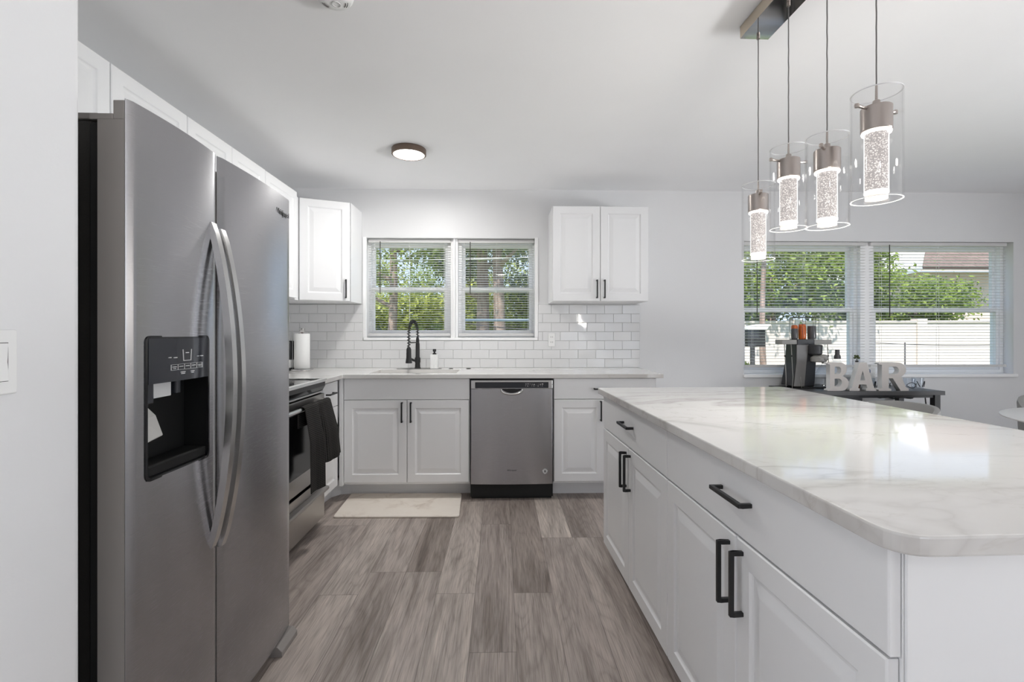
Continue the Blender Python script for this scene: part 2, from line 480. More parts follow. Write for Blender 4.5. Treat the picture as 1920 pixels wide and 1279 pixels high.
# ------------------------------------------------------------------ mesh builder
class MB:
    def __init__(s):
        s.bm = bmesh.new()
        s.slots = []
        s.cur = 0

    def use(s, m):
        if m not in s.slots:
            s.slots.append(m)
        s.cur = s.slots.index(m)
        return s

    def face(s, vs):
        try:
            f = s.bm.faces.new(vs)
            f.material_index = s.cur
            return f
        except ValueError:
            return None

    def v(s, p):
        return s.bm.verts.new(p)

    def box(s, x0, x1, y0, y1, z0, z1, mtx=None):
        ps = [(x0, y0, z0), (x1, y0, z0), (x1, y1, z0), (x0, y1, z0), (x0, y0, z1), (x1, y0, z1), (x1, y1, z1), (x0, y1, z1)]
        if mtx is not None:
            ps = [mtx @ Vector(p) for p in ps]
        v = [s.v(p) for p in ps]
        for q in ((0, 3, 2, 1), (4, 5, 6, 7), (0, 1, 5, 4), (1, 2, 6, 5), (2, 3, 7, 6), (3, 0, 4, 7)):
            s.face([v[i] for i in q])
        return s

    def prism(s, poly, a, b, axis='z'):
        def pt(p, h):
            return {'z': (p[0], p[1], h), 'y': (p[0], h, p[1]), 'x': (h, p[0], p[1])}[axis]
        A = [s.v(pt(p, a)) for p in poly]
        B = [s.v(pt(p, b)) for p in poly]
        n = len(poly)
        s.face(A[::-1])
        s.face(B)
        for i in range(n):
            s.face([A[i], A[(i + 1) % n], B[(i + 1) % n], B[i]])
        return s

    def loft(s, rings, cap0=True, cap1=True, close=True):
        R = [[s.v(p) for p in r] for r in rings]
        n = len(R[0])
        for a, b in zip(R, R[1:]):
            for i in range(n if close else n - 1):
                j = (i + 1) % n
                s.face([a[i], a[j], b[j], b[i]])
        if cap0:
            s.face(R[0][::-1])
        if cap1:
            s.face(R[-1])
        return s

    def lathe(s, prof, c=(0, 0, 0), seg=32, cap0=True, cap1=True):
        rings = []
        for r, z in prof:
            rings.append([(c[0] + r * math.cos(2 * PI * i / seg), c[1] + r * math.sin(2 * PI * i / seg), c[2] + z) for i in range(seg)])
        return s.loft(rings, cap0, cap1)

    def tube(s, path, r, seg=10, closed=False, square=False):
        P = [Vector(p) for p in path]
        rings = []
        n = len(P)
        up = None
        for i, p in enumerate(P):
            if closed:
                t = (P[(i + 1) % n] - P[i - 1]).normalized()
            else:
                t = (P[min(i + 1, n - 1)] - P[max(i - 1, 0)]).normalized()
            if up is None:
                up = Vector((0, 0, 1)) if abs(t.z) < 0.9 else Vector((1, 0, 0))
            a = t.cross(up)
            if a.length < 1e-6:
                a = t.cross(Vector((0, 1, 0)))
            a.normalize()
            b = a.cross(t).normalized()
            up = b
            rr = r[i] if isinstance(r, (list, tuple)) else r
            k = 4 if square else seg
            off = PI / 4 if square else 0
            rings.append([tuple(p + (a * math.cos(2 * PI * j / k + off) + b * math.sin(2 * PI * j / k + off)) * rr) for j in range(k)])
        if closed:
            rings.append(rings[0])
            return s.loft(rings, False, False)
        return s.loft(rings)

    def slab(s, us, vs, inside, a, b, axis='z'):
        """a plate between heights a and b along AXIS, covering the cells of the grid us x vs for which inside(u, v) holds"""
        def pt(u, v_, h):
            return {'z': (u, v_, h), 'y': (u, h, v_), 'x': (h, u, v_)}[axis]
        nu, nv = len(us) - 1, len(vs) - 1
        ok = [[inside((us[i] + us[i + 1]) / 2, (vs[j] + vs[j + 1]) / 2) for j in range(nv)] for i in range(nu)]
        cache = {}
        def V(i, j, h):
            k = (i, j, h)
            if k not in cache:
                cache[k] = s.v(pt(us[i], vs[j], h))
            return cache[k]
        g = lambda i, j: 0 <= i < nu and 0 <= j < nv and ok[i][j]
        for i in range(nu):
            for j in range(nv):
                if not ok[i][j]:
                    continue
                s.face([V(i, j, b), V(i + 1, j, b), V(i + 1, j + 1, b), V(i, j + 1, b)])
                s.face([V(i, j + 1, a), V(i + 1, j + 1, a), V(i + 1, j, a), V(i, j, a)])
                if not g(i - 1, j):
                    s.face([V(i, j, a), V(i, j, b), V(i, j + 1, b), V(i, j + 1, a)])
                if not g(i + 1, j):
                    s.face([V(i + 1, j, b), V(i + 1, j, a), V(i + 1, j + 1, a), V(i + 1, j + 1, b)])
                if not g(i, j - 1):
                    s.face([V(i, j, b), V(i, j, a), V(i + 1, j, a), V(i + 1, j, b)])
                if not g(i, j + 1):
                    s.face([V(i, j + 1, a), V(i, j + 1, b), V(i + 1, j + 1, b), V(i + 1, j + 1, a)])
        return s

    def panel(s, x0, x1, z0, z1, th=0.02, raised=True, fr=0.058):
        """a cabinet front standing in the plane y = 0 (outer face), reaching back to y = th"""
        def ring(ins, y):
            return [(x0 + ins, y, z0 + ins), (x1 - ins, y, z0 + ins), (x1 - ins, y, z1 - ins), (x0 + ins, y, z1 - ins)]
        if raised:
            prof = [(0, th), (0, 0.003), (0.003, 0), (fr, 0), (fr + 0.004, 0.005), (fr + 0.009, 0.0075), (fr + 0.014, 0.0075), (fr + 0.040, 0.0012), (fr + 0.043, 0.0008)]
        else:
            prof = [(0, th), (0, 0.0025), (0.0025, 0)]
        s.loft([ring(i, y) for i, y in prof])
        return s

    def build(s, name, m=None, parent=None, bevel=0, smooth=False, seg=2, auto=None, fix=True):
        if fix:
            bmesh.ops.recalc_face_normals(s.bm, faces=s.bm.faces)
        me = bpy.data.meshes.new(name)
        s.bm.to_mesh(me)
        s.bm.free()
        if m is not None and not s.slots:
            me.materials.append(M[m] if isinstance(m, str) else m)
        for k in s.slots:
            me.materials.append(M[k])
        o = bpy.data.objects.new(name, me)
        COL.objects.link(o)
        if parent is not None:
            o.parent = parent
        if smooth:
            for p in me.polygons:
                p.use_smooth = True
            if auto is not None:
                me.set_sharp_from_angle(angle=math.radians(auto))
        if bevel:
            md = o.modifiers.new('edge', 'BEVEL')
            md.width = bevel
            md.segments = seg
            md.limit_method = 'ANGLE'
            md.angle_limit = math.radians(40)
        return o

def shade_stone_edges(o):
    """darkens the cut sides of a stone slab: their shade painted in, with brown-grey blotches"""
    o.data.materials.append(M['quartz_edge_shaded'])
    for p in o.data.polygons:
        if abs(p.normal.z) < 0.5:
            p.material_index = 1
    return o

def tag(o, label, cat, group=None, kind=None):
    o['label'] = label
    o['category'] = cat
    if group:
        o['group'] = group
    if kind:
        o['kind'] = kind
    return o

def struct(o):
    o['kind'] = 'structure'
    return o

def thing(name, label, cat, loc=(0, 0, 0), rot=0.0, group=None):
    o = bpy.data.objects.new(name, None)
    o.empty_display_size = 0.1
    COL.objects.link(o)
    o.location = loc
    o.rotation_euler = (0, 0, rot)
    return tag(o, label, cat, group)

def text_mesh(name, body, size, m, parent, loc, rot, extrude=0.0006, align='LEFT', bold=0.0):
    cu = bpy.data.curves.new(name, 'FONT')
    cu.body = body
    cu.size = size
    cu.extrude = extrude
    cu.align_x = align
    cu.offset = bold
    cu.resolution_u = 3
    tmp = bpy.data.objects.new(name + '_src', cu)
    COL.objects.link(tmp)
    dg = bpy.context.evaluated_depsgraph_get()
    me = bpy.data.meshes.new_from_object(tmp.evaluated_get(dg))
    COL.objects.unlink(tmp)
    bpy.data.objects.remove(tmp)
    me.materials.clear()
    me.materials.append(M[m])
    o = bpy.data.objects.new(name, me)
    COL.objects.link(o)
    o.parent = parent
    o.location = loc
    o.rotation_euler = rot
    return o

def rrect(x0, x1, z0, z1, r, k=6):
    pts = []
    for cx, cz, a in ((x1 - r, z1 - r, 0), (x0 + r, z1 - r, PI / 2), (x0 + r, z0 + r, PI), (x1 - r, z0 + r, 1.5 * PI)):
        for i in range(k + 1):
            t = a + PI / 2 * i / k
            pts.append((cx + r * math.cos(t), cz + r * math.sin(t)))
    return pts

def at_local(o, parent, loc, rot=(0, 0, 0)):
    o.parent = parent
    o.location = loc
    o.rotation_euler = rot
    return o

# ------------------------------------------------------------------ the room
WB = 4.11          # inner face of the back wall
WL = -1.84         # inner face of the wall behind the range
KW = (-1.163, 0.302, 1.158, 2.022)     # kitchen window opening
DW = (2.10, 4.49, 0.838, 2.008)        # dining window opening

struct(MB().box(HALL_X0 - 0.15, ROOM_X1 + 0.15, ROOM_Y0 - 0.15, WB + 0.2, -0.08, 0).build('floor', 'floor'))
struct(MB().box(HALL_X0 - 0.15, ROOM_X1 + 0.15, ROOM_Y0 - 0.15, WB + 0.2, CEIL, CEIL + 0.12).build('ceiling', 'ceiling'))
struct(MB().slab([WL - 0.2, KW[0], KW[1], DW[0], DW[1], ROOM_X1 + 0.15], [-0.05, DW[2], KW[2], DW[3], KW[3], CEIL + 0.03],
       lambda u, v: not ((KW[0] < u < KW[1] and KW[2] < v < KW[3]) or (DW[0] < u < DW[1] and DW[2] < v < DW[3])), WB, WB + 0.2, 'y').build('wall_back', 'wall'))
struct(MB().box(WL - 0.2, WL, 1.03, WB, -0.02, CEIL + 0.02).build('wall_left', 'wall'))
# wall that carries the light switch, with a rounded outer corner
poly = [(HALL_X0 - 0.15, 0.55), (-0.884, 0.55)] + [(-0.884 - 0.02 + 0.02 * math.cos(a), 1.035 - 0.02 + 0.02 * math.sin(a)) for a in [PI / 2 * i / 6 for i in range(7)]] + [(HALL_X0 - 0.15, 1.035)]
struct(MB().prism(poly, -0.02, CEIL + 0.02).build('wall_partition', 'wall'))
RD = (1.5, 3.3, 0.02, 2.12)
SD = (-2.2, 1.6, 0.02, 2.12)
HD = (-2.6, 0.3, 0.02, 2.12)
struct(MB().slab([HALL_X0 - 0.15, RD[0], RD[1], ROOM_X1 + 0.15], [-0.02, RD[2], RD[3], CEIL + 0.02], lambda u, v: not (RD[0] < u < RD[1] and RD[2] < v < RD[3]), ROOM_Y0 - 0.15, ROOM_Y0, 'y').build('wall_rear', 'wall'))
struct(MB().slab([ROOM_Y0, SD[0], SD[1], WB], [-0.02, SD[2], SD[3], CEIL + 0.02], lambda u, v: not (SD[0] < u < SD[1] and SD[2] < v < SD[3]), ROOM_X1, ROOM_X1 + 0.15, 'x').build('wall_right', 'wall'))

struct(MB().slab([ROOM_Y0, HD[0], HD[1], 0.6], [-0.02, HD[2], HD[3], CEIL + 0.02], lambda u, v: not (HD[0] < u < HD[1] and HD[2] < v < HD[3]), HALL_X0 - 0.15, HALL_X0, 'x').build('wall_hall', 'wall'))  # unseen hall, added to bring light in from the left

# unseen sliding glass doors: side, hall added for light; rear inferred from tile highlights
def glass_door(name, a0, a1, z0, z1, fixed, axis):
    n = 3
    wdt = (a1 - a0) / n
    m = MB()
    us = [a0]
    for i in range(n):
        us += [a0 + i * wdt + 0.05, a0 + (i + 1) * wdt - 0.05]
    us.append(a1)
    vs = [z0, z0 + 0.07, z1 - 0.06, z1]
    m.slab(us, vs, lambda u, v: not (vs[1] < v < vs[2] and any(a0 + i * wdt + 0.05 < u < a0 + (i + 1) * wdt - 0.05 for i in range(n))), fixed, fixed + 0.06, axis)
    fr = struct(m.build(name, 'trim'))
    for i in range(n):
        u0, u1 = a0 + i * wdt + 0.05, a0 + (i + 1) * wdt - 0.05
        g = MB()
        if axis == 'y':
            g.box(u0, u1, fixed + 0.027, fixed + 0.033, vs[1], vs[2])
        else:
            g.box(fixed + 0.027, fixed + 0.033, u0, u1, vs[1], vs[2])
        g.build('glass_pane', 'pane', fr)
    return fr
glass_door('door_1', RD[0], RD[1], RD[2], RD[3], ROOM_Y0 - 0.11, 'y')
glass_door('added_door_3', HD[0], HD[1], HD[2], HD[3], HALL_X0 - 0.1, 'x')
glass_door('added_door_2', SD[0], SD[1], SD[2], SD[3], ROOM_X1 + 0.05, 'x')

# windows
def window(name, x0, x1, z0, z1, zr, y=WB + 0.085):
    m = MB()
    f = 0.032
    m.slab([x0, x0 + f, x1 - f, x1], [z0, z0 + f, z1 - f, z1], lambda u, v: not (x0 + f < u < x1 - f and z0 + f < v < z1 - f), y, y + 0.09, 'y')
    fr = struct(m.build(name, 'trim', bevel=0.003))
    for lo, hi, yy in ((z0 + f, zr + 0.02, y + 0.012), (zr - 0.02, z1 - f, y + 0.045)):
        s_ = MB()
        k = 0.026
        a, b = x0 + f, x1 - f
        s_.slab([a, a + k, b - k, b], [lo, lo + 0.034, hi - 0.034, hi], lambda u, v: not (a + k < u < b - k and lo + 0.034 < v < hi - 0.034), yy, yy + 0.03, 'y')
        so = s_.build('sash', 'trim', fr, bevel=0.002)
        MB().box(a + k, b - k, yy + 0.013, yy + 0.017, lo + 0.034, hi - 0.034).build('glass_pane', 'pane', so)
    MB().box((x0 + x1) / 2 - 0.03, (x0 + x1) / 2 + 0.03, y + 0.004, y + 0.012, zr - 0.008, zr + 0.012).build('latch', 'trim', fr)
    return fr
window('window_1', KW[0], -0.437, KW[2] + 0.012, KW[3], 1.592)
window('window_2', -0.375, KW[1], KW[2] + 0.012, KW[3], 1.592)
window('window_3', DW[0], 3.16, DW[2] + 0.015, DW[3], 1.415)
window('window_4', 3.28, DW[1], DW[2] + 0.015, DW[3], 1.415)
struct(MB().box(-0.437, -0.375, WB + 0.05, WB + 0.19, KW[2] + 0.012, KW[3]).box(-0.414, -0.398, WB + 0.02, WB + 0.05, KW[2] + 0.012, KW[3]).build('trim_1', 'trim', bevel=0.003))
struct(MB().box(3.16, 3.28, WB + 0.05, WB + 0.19, DW[2] + 0.015, DW[3]).build('trim_2', 'trim', bevel=0.003))
struct(MB().box(KW[0] - 0.005, KW[1] + 0.008, WB - 0.016, WB + 0.085, KW[2] - 0.010, KW[2] + 0.012).build('trim_3', 'trim', bevel=0.003))
struct(MB().box(DW[0] - 0.008, DW[1] + 0.02, WB - 0.022, WB + 0.085, DW[2] - 0.012, DW[2] + 0.015).build('trim_4', 'trim', bevel=0.003))
# thin white casing at the sides of the kitchen window
struct(MB().box(KW[0] - 0.012, KW[0] + 0.016, WB - 0.013, WB + 0.02, KW[2] + 0.012, KW[3] + 0.004).build('trim_5', 'trim', bevel=0.003))
struct(MB().box(KW[1] - 0.016, KW[1] + 0.012, WB - 0.013, WB + 0.02, KW[2] + 0.012, KW[3] + 0.004).build('trim_6', 'trim', bevel=0.003))
struct(MB().box(1.2, ROOM_X1, WB - 0.014, WB, 0, 0.09).build('baseboard_back', 'trim', bevel=0.003))
struct(MB().box(-0.884, -0.870, 0.55, 0.97, 0, 0.09).build('baseboard_left', 'trim', bevel=0.003))

def blind(label, x0, x1, z0, z1, pitch, y, wand_x, wand_len, tilt_deg=6):
    t = thing('window_blind', label, 'blind', ((x0 + x1) / 2, y, z1))
    cx = (x0 + x1) / 2
    a, b = x0 - cx, x1 - cx
    MB().box(a, b, -0.014, 0.014, -0.030, 0).build('headrail', 'rail', t, bevel=0.002)
    s_ = MB()
    z = -0.030 - pitch
    tilt = math.radians(tilt_deg)
    hw = 0.0115
    while z > z0 - z1 + 0.03:
        row = []
        for k in range(5):
            q = -1 + k / 2.0
            yy = q * hw * math.cos(tilt)
            zz = z - q * hw * math.sin(tilt) + 0.0012 * (1 - q * q)
            row.append((yy, zz))
        for p, q in zip(row, row[1:]):
            s_.face([s_.v((a + 0.004, p[0], p[1])), s_.v((b - 0.004, p[0], p[1])), s_.v((b - 0.004, q[0], q[1])), s_.v((a + 0.004, q[0], q[1]))])
        z -= pitch
    so = s_.build('slats', 'blind', t, fix=False)
    MB().box(a + 0.002, b - 0.002, -0.012, 0.012, z0 - z1 + 0.002, z0 - z1 + 0.024).build('bottom_rail', 'rail', t, bevel=0.002)
    for fx in (0.08, 0.5, 0.92):
        xx = a + (b - a) * fx
        for yy in (-0.0125, 0.0125):
            MB().box(xx - 0.0008, xx + 0.0008, yy - 0.0005, yy + 0.0005, z0 - z1 + 0.02, -0.03).build('ladder_cord', 'blind', t)
    w_ = wand_x - cx
    MB().tube([(w_, -0.02, -0.022), (w_, -0.022, -wand_len)], 0.0035, 8).build('wand', 'wand', t, smooth=True)
    return t
blind('white mini blind on the window pane above the sink and faucet', KW[0] + 0.018, -0.437, KW[2] + 0.025, KW[3] - 0.004, 0.0205, WB + 0.055, -1.04, 0.475)
blind('white mini blind beside the small wall cabinet, clear of the faucet', -0.372, KW[1] - 0.018, KW[2] + 0.025, KW[3] - 0.004, 0.0205, WB + 0.055, -0.268, 0.475)
blind('white mini blind behind the black drink machine and the bar table', DW[0] + 0.006, 3.20, DW[2] + 0.07, DW[3] - 0.002, 0.0254, WB + 0.04, 2.225, 0.66, 10)
blind('white mini blind over the window looking at the brown roof', 3.235, DW[1] - 0.03, DW[2] + 0.07, DW[3] - 0.002, 0.0254, WB + 0.04, 3.40, 0.66, 10)

# ------------------------------------------------------------------ tiled backsplash
def backsplash():
    t = thing('backsplash', 'glossy white subway tile backsplash between countertop and wall cabinets', 'backsplash', (0, WB, 0.914))
    x0, x1, z1 = WL, 1.19, 1.455
    RB = random.Random(3)
    MB().slab([x0, KW[0] - 0.013, KW[1] + 0.014, x1], [0, KW[2] - 0.012 - 0.914, z1 - 0.914],
              lambda u, v: not (KW[0] - 0.013 < u < KW[1] + 0.014 and v > KW[2] - 0.012 - 0.914), -0.006, -0.0005, 'y').build('grout_bed', 'grout', t)
    m = MB()
    tw, thh = 0.1525, 0.0768
    n = int((z1 - 0.914) / thh) + 1
    for r in range(n):
        za, zb = r * thh + 0.001, min((r + 1) * thh - 0.001, z1 - 0.914)
        if zb - za < 0.01:
            continue
        off = 0.5 * tw if r % 2 else 0
        k = -2
        while True:
            xb = x1 - k * tw - off
            xa = xb - tw + 0.002
            k += 1
            if xb < x0:
                break
            xa_, xb_ = max(xa, x0 + 0.001), min(xb, x1)
            if xb_ - xa_ < 0.008:
                continue
            cells = [(xa_, xb_, za, zb)]
            lx, rx, bz = KW[0] - 0.013, KW[1] + 0.014, KW[2] - 0.012 - 0.914
            if xb_ > lx and xa_ < rx and zb > bz:
                cells = []
                if xa_ < lx:
                    cells.append((xa_, lx, za, zb))
                if xb_ > rx:
                    cells.append((rx, xb_, za, zb))
                if za < bz - 0.005:
                    cells.append((max(xa_, lx), min(xb_, rx), za, bz))
            for a, b, c, d in cells:
                if b - a < 0.006 or d - c < 0.006:
                    continue
                amp = 0.0017
                e = [RB.uniform(-amp, amp) for _ in range(4)]
                f = -0.0105
                g = 0.0018
                R0 = [(a, -0.005, c), (b, -0.005, c), (b, -0.005, d), (a, -0.005, d)]
                R1 = [(a, f + 0.0018 + e[0], c), (b, f + 0.0018 + e[1], c), (b, f + 0.0018 + e[2], d), (a, f + 0.0018 + e[0] + e[2] - e[1], d)]
                R2 = [(a + g, f + e[0], c + g), (b - g, f + e[1], c + g), (b - g, f + e[2], d - g), (a + g, f + e[0] + e[2] - e[1], d - g)]
                m.loft([R0, R1, R2], False, True)
    m.build('tile_field', 'tile', t)
    return t
backsplash()

# ------------------------------------------------------------------ cabinets
def handle(parent, x, z, length, vertical, y=0.0, s=0.0105, out=0.034):
    """a square black bar pull centred at x, z on a front whose face is the plane y"""
    m = MB()
    h = length / 2
    o = y - out
    if vertical:
        m.box(x - s / 2, x + s / 2, o, o + s, z - h, z + h)
        m.box(x - s / 2, x + s / 2, o + s, y, z - h, z - h + s)
        m.box(x - s / 2, x + s / 2, o + s, y, z + h - s, z + h)
    else:
        m.box(x - h, x + h, o, o + s, z - s / 2, z + s / 2)
        m.box(x - h, x - h + s, o + s, y, z - s / 2, z + s / 2)
        m.box(x + h - s, x + h, o + s, y, z - s / 2, z + s / 2)
    bmesh.ops.remove_doubles(m.bm, verts=m.bm.verts, dist=1e-5)
    return m.build('handle', 'black', parent, bevel=0.0015)

def cabinet(name, label, loc, rot, w_, depth, z0, z1, fronts, toe=None, toe_in=0.085, group=None):
    """origin: the front's lower edge at floor level, its end on the viewer's left; x to the viewer's right, y into the cabinet.
    fronts: (kind, x0, x1, z0, z1, handle) with kind door or drawer, handle (x, z, length, vertical) or None"""
    t = thing(name, label, 'cabinet', loc, rot, group)
    F = 0.021
    MB().box(0, w_, F, depth, z0, z1).build('body', 'cab', t, bevel=0.0015)
    if toe:
        MB().box(0.0, w_, toe_in, depth, 0.0, z0 + 0.002).build('toe_kick', 'cab', t)
    for kind, a, b, c, d, hd in fronts:
        m = MB()
        m.panel(a, b, c, d, 0.019, kind == 'door')
        fo = m.build({'door': 'door', 'drawer': 'drawer_front', 'false': 'false_front'}[kind], 'cab', t)
        if hd:
            handle(fo, *hd)
    return t

G = 0.0018
ROT_L = PI / 2            # fronts face +X
# base cabinets on the back wall
YB = 3.475
HL = 0.145
sk = 0.905
cabinet('sink_cabinet', 'white sink base cabinet with two raised panel doors and a blank top panel', (-1.133, YB, 0), 0, sk, WB - YB - 0.003, 0.115, 0.882,
        [('false', 0.002, sk - G, 0.728 + G, 0.880, None),
         ('door', 0.002, sk / 2 - G, 0.132, 0.728 - G, (sk / 2 - 0.033, 0.64, HL, True)),
         ('door', sk / 2 + G, sk - 0.006, 0.132, 0.728 - G, (sk / 2 + 0.031, 0.64, HL, True))], toe=True, toe_in=0.16)
rw = 0.748
cabinet('base_cabinet', 'white base cabinet with wide drawer between dishwasher and island', (0.379, YB, 0), 0, rw, WB - YB - 0.003, 0.115, 0.882,
        [('drawer', 0.003, rw, 0.728 + G, 0.880, (rw / 2 - 0.01, 0.805, HL, False)),
         ('door', 0.003, rw / 2 - G, 0.132, 0.728 - G, (rw / 2 - 0.032, 0.645, HL, True)),
         ('door', rw / 2 + G, rw, 0.132, 0.728 - G, (rw / 2 + 0.032, 0.645, HL, True))], toe=True, toe_in=0.14)
# left run: X of the front -1.155, from the range to the corner
cw = 0.355
XF = -1.157
cabinet('corner_base_cabinet', 'narrow white base cabinet with one drawer between stove and sink corner', (XF, 3.097, 0), ROT_L, cw, XF - WL - 0.003, 0.115, 0.882,
        [('drawer', 0.002, cw - 0.03, 0.70, 0.872, (cw / 2 - 0.02, 0.80, 0.13, False)),
         ('door', 0.002, cw - 0.03, 0.132, 0.695, None)], toe=True, toe_in=0.10)
struct(MB().box(XF - 0.0, -1.1345, 3.452, 3.50, 0.115, 0.882).box(-1.70, -1.1345, 3.50, WB - 0.003, 0.6, 0.88).build('trim_7', 'cab'))
struct(MB().prism([(-1.26, 3.45), (-1.25, 3.56), (-1.20, 3.625), (-1.13, 3.637), (-1.13, 3.66), (-1.22, 3.66), (-1.275, 3.6), (-1.275, 3.45)], 0, 0.115).build('baseboard_corner', 'cab'))
gw = 0.37
cabinet('gap_base_cabinet', 'white base cabinet hidden between the refrigerator and the stove', (XF, 1.955, 0), ROT_L, gw, XF - WL - 0.003, 0.115, 0.882,
        [('drawer', 0.002, gw - 0.002, 0.70, 0.872, (gw / 2, 0.80, 0.13, False)), ('door', 0.002, gw - 0.002, 0.132, 0.695, (gw - 0.04, 0.61, HL, True))], toe=True)
# wall cabinets on the left wall
XU = -1.512
UD = XU - WL - 0.002
def upper(name, label, y0, y1, z0, z1, doors, hs=(), group=None):
    w_ = y1 - y0 - 0.001
    fr = []
    for i, (a, b) in enumerate(doors):
        hd = hs[i] if i < len(hs) else None
        fr.append(('door', a + 0.0015, b - 0.0015, z0 + 0.002, z1, hd))
    return cabinet(name, label, (XU, y0, 0), ROT_L, w_, UD, z0, z1, fr, group=group)
ZT = 2.256
upper('wall_cabinet', 'white two-door wall cabinet above the refrigerator', 1.04, 1.893, 1.80, ZT, [(0, 0.4265), (0.4265, 0.852)])
upper('wall_cabinet', 'tall single white wall cabinet just past the refrigerator cabinet', 1.895, 2.348, 1.465, ZT, [(0, 0.452)], [(0.40, 1.58, HL, True)])
upper('wall_cabinet', 'short two-door white wall cabinet above the stove', 2.35, 3.113, 1.80, ZT, [(0, 0.381), (0.381, 0.762)])
upper('wall_cabinet', 'white wall cabinet between the stove cabinet and the angled corner cabinet', 3.115, 3.60, 1.465, ZT - 0.002, [(0, 0.474)])

def corner_upper():
    t = thing('corner_wall_cabinet', 'angled white corner wall cabinet with one black handle left of the sink window', 'cabinet', (0, 0, 0))
    z0, z1 = 1.458, 2.236
    a, b = Vector((-1.527, 3.655, 0)), Vector((-1.186, 3.80, 0))
    d = (b - a).normalized()
    nrm = Vector((d.y, -d.x, 0))
    A, B = a - nrm * 0.021, b - nrm * 0.021
    MB().prism([(WL + 0.002, 3.602), (-1.535, 3.602), (A.x, A.y), (B.x, B.y), (b.x, b.y + 0.01), (-1.186, WB - 0.002), (WL + 0.002, WB - 0.002)], z0, z1).build('body', 'cab', t, bevel=0.0015)
    L = (b - a).length
    m = MB()
    m.panel(0.004, L - 0.004, z0 + 0.002, z1 - 0.002, 0.019, True)
    do = m.build('door', 'cab', t)
    do.location = a
    do.rotation_euler = (0, 0, math.atan2(d.y, d.x))
    handle(do, L - 0.035, 1.555, HL, True)
    return t
corner_upper()
uw = 0.764
cabinet('wall_cabinet', 'white two-door wall cabinet over the tiles beside the sink window', (0.402, 3.78, 0), 0, uw, WB - 3.78 - 0.002, 1.461, 2.214,
        [('door', 0.004, uw / 2 - G, 1.463, 2.213, (uw / 2 - 0.03, 1.557, HL, True)), ('door', uw / 2 + G, uw - 0.002, 1.463, 2.213, (uw / 2 + 0.03, 1.557, HL, True))])

# ------------------------------------------------------------------ countertops
SX0, SX1, SY0, SY1 = -0.975, -0.335, 3.555, 3.915
def counter():
    X0, X1 = WL + 0.001, 1.174
    m = MB()
    us = [X0, -1.131, SX0, SX1, X1]
    vs_ = [3.096, 3.447, SY0, SY1, WB - 0.002]
    m.slab(us, vs_, lambda u, v: (u < -1.131 or v > 3.447) and not (SX0 < u < SX1 and SY0 < v < SY1), 0.8835, 0.914)
    o = m.build('countertop', 'quartz', bevel=0.003)
    shade_stone_edges(o)
    return tag(o, 'white quartz countertop running under the sink window, with the sink cut-out', 'countertop')
counter()
tag(MB().box(WL + 0.001, -1.131, 1.955, 2.322, 0.8835, 0.914).build('countertop', 'quartz', bevel=0.003), 'short white quartz countertop between the refrigerator and the stove', 'countertop')

# sink
t = thing('kitchen_sink', 'brushed steel undermount sink set in the countertop below the window', 'sink', ((SX0 + SX1) / 2, (SY0 + SY1) / 2, 0.883))
hx, hy = (SX1 - SX0) / 2 + 0.004, (SY1 - SY0) / 2 + 0.004
m = MB()
m.slab([-hx - 0.02, -hx, hx, hx + 0.02], [-hy - 0.02, -hy, hy, hy + 0.02], lambda u, v: not (abs(u) < hx and abs(v) < hy), -0.003, -0.0006)
m.loft([[(-hx, -hy, -0.001), (hx, -hy, -0.001), (hx, hy, -0.001), (-hx, hy, -0.001)], [(-hx + 0.012, -hy + 0.012, -0.17), (hx - 0.012, -hy + 0.012, -0.17), (hx - 0.012, hy - 0.012, -0.17), (-hx + 0.012, hy - 0.012, -0.17)],
        [(-hx + 0.03, -hy + 0.03, -0.19), (hx - 0.03, -hy + 0.03, -0.19), (hx - 0.03, hy - 0.03, -0.19), (-hx + 0.03, hy - 0.03, -0.19)]], False, True)
m.build('basin', 'sinksteel', t, fix=True)
MB().lathe([(0.045, -0.1895), (0.045, -0.186), (0.035, -0.185), (0.02, -0.188)], (0, 0.04, 0), 24).build('drain', 'chrome', t, smooth=True, auto=30)

# ------------------------------------------------------------------ island
PH = math.atan(0.0278)
IC = Vector((0.573, 0.678, 0))
iu = Vector((math.cos(PH), math.sin(PH), 0))
iv = Vector((-math.sin(PH), math.cos(PH), 0))
IW, IL = 1.03, 1.905
def ipt(u, v, z=0):
    p = IC + iu * u + iv * v
    return (p.x, p.y, z)
def rounded(pts, radii, k=8):
    out_ = []
    n = len(pts)
    for i in range(n):
        p = Vector(pts[i])
        a = (Vector(pts[i - 1]) - p).normalized()
        b = (Vector(pts[(i + 1) % n]) - p).normalized()
        r = radii[i]
        p0, p1 = p + a * r, p + b * r
        for j in range(k + 1):
            s_ = j / k
            q = p0.lerp(p, s_).lerp(p.lerp(p1, s_), s_)
            out_.append((q.x, q.y))
    return out_
o = MB().prism(rounded([(0, 0), (IW, 0), (IW, IL), (0, IL)], [0.06, 0.06, 0.05, 0.012]), 0.883, 0.914).build('island_countertop', 'quartz', bevel=0.004, seg=3)
shade_stone_edges(o)
o.location = IC
o.rotation_euler = (0, 0, PH)
tag(o, 'large white veined quartz countertop with rounded corner on the island', 'countertop')
ROT_I = -PI / 2 + PH
FI = 0.026                          # the fronts stand back from the counter's edge
cf, cn = 0.917, 0.918
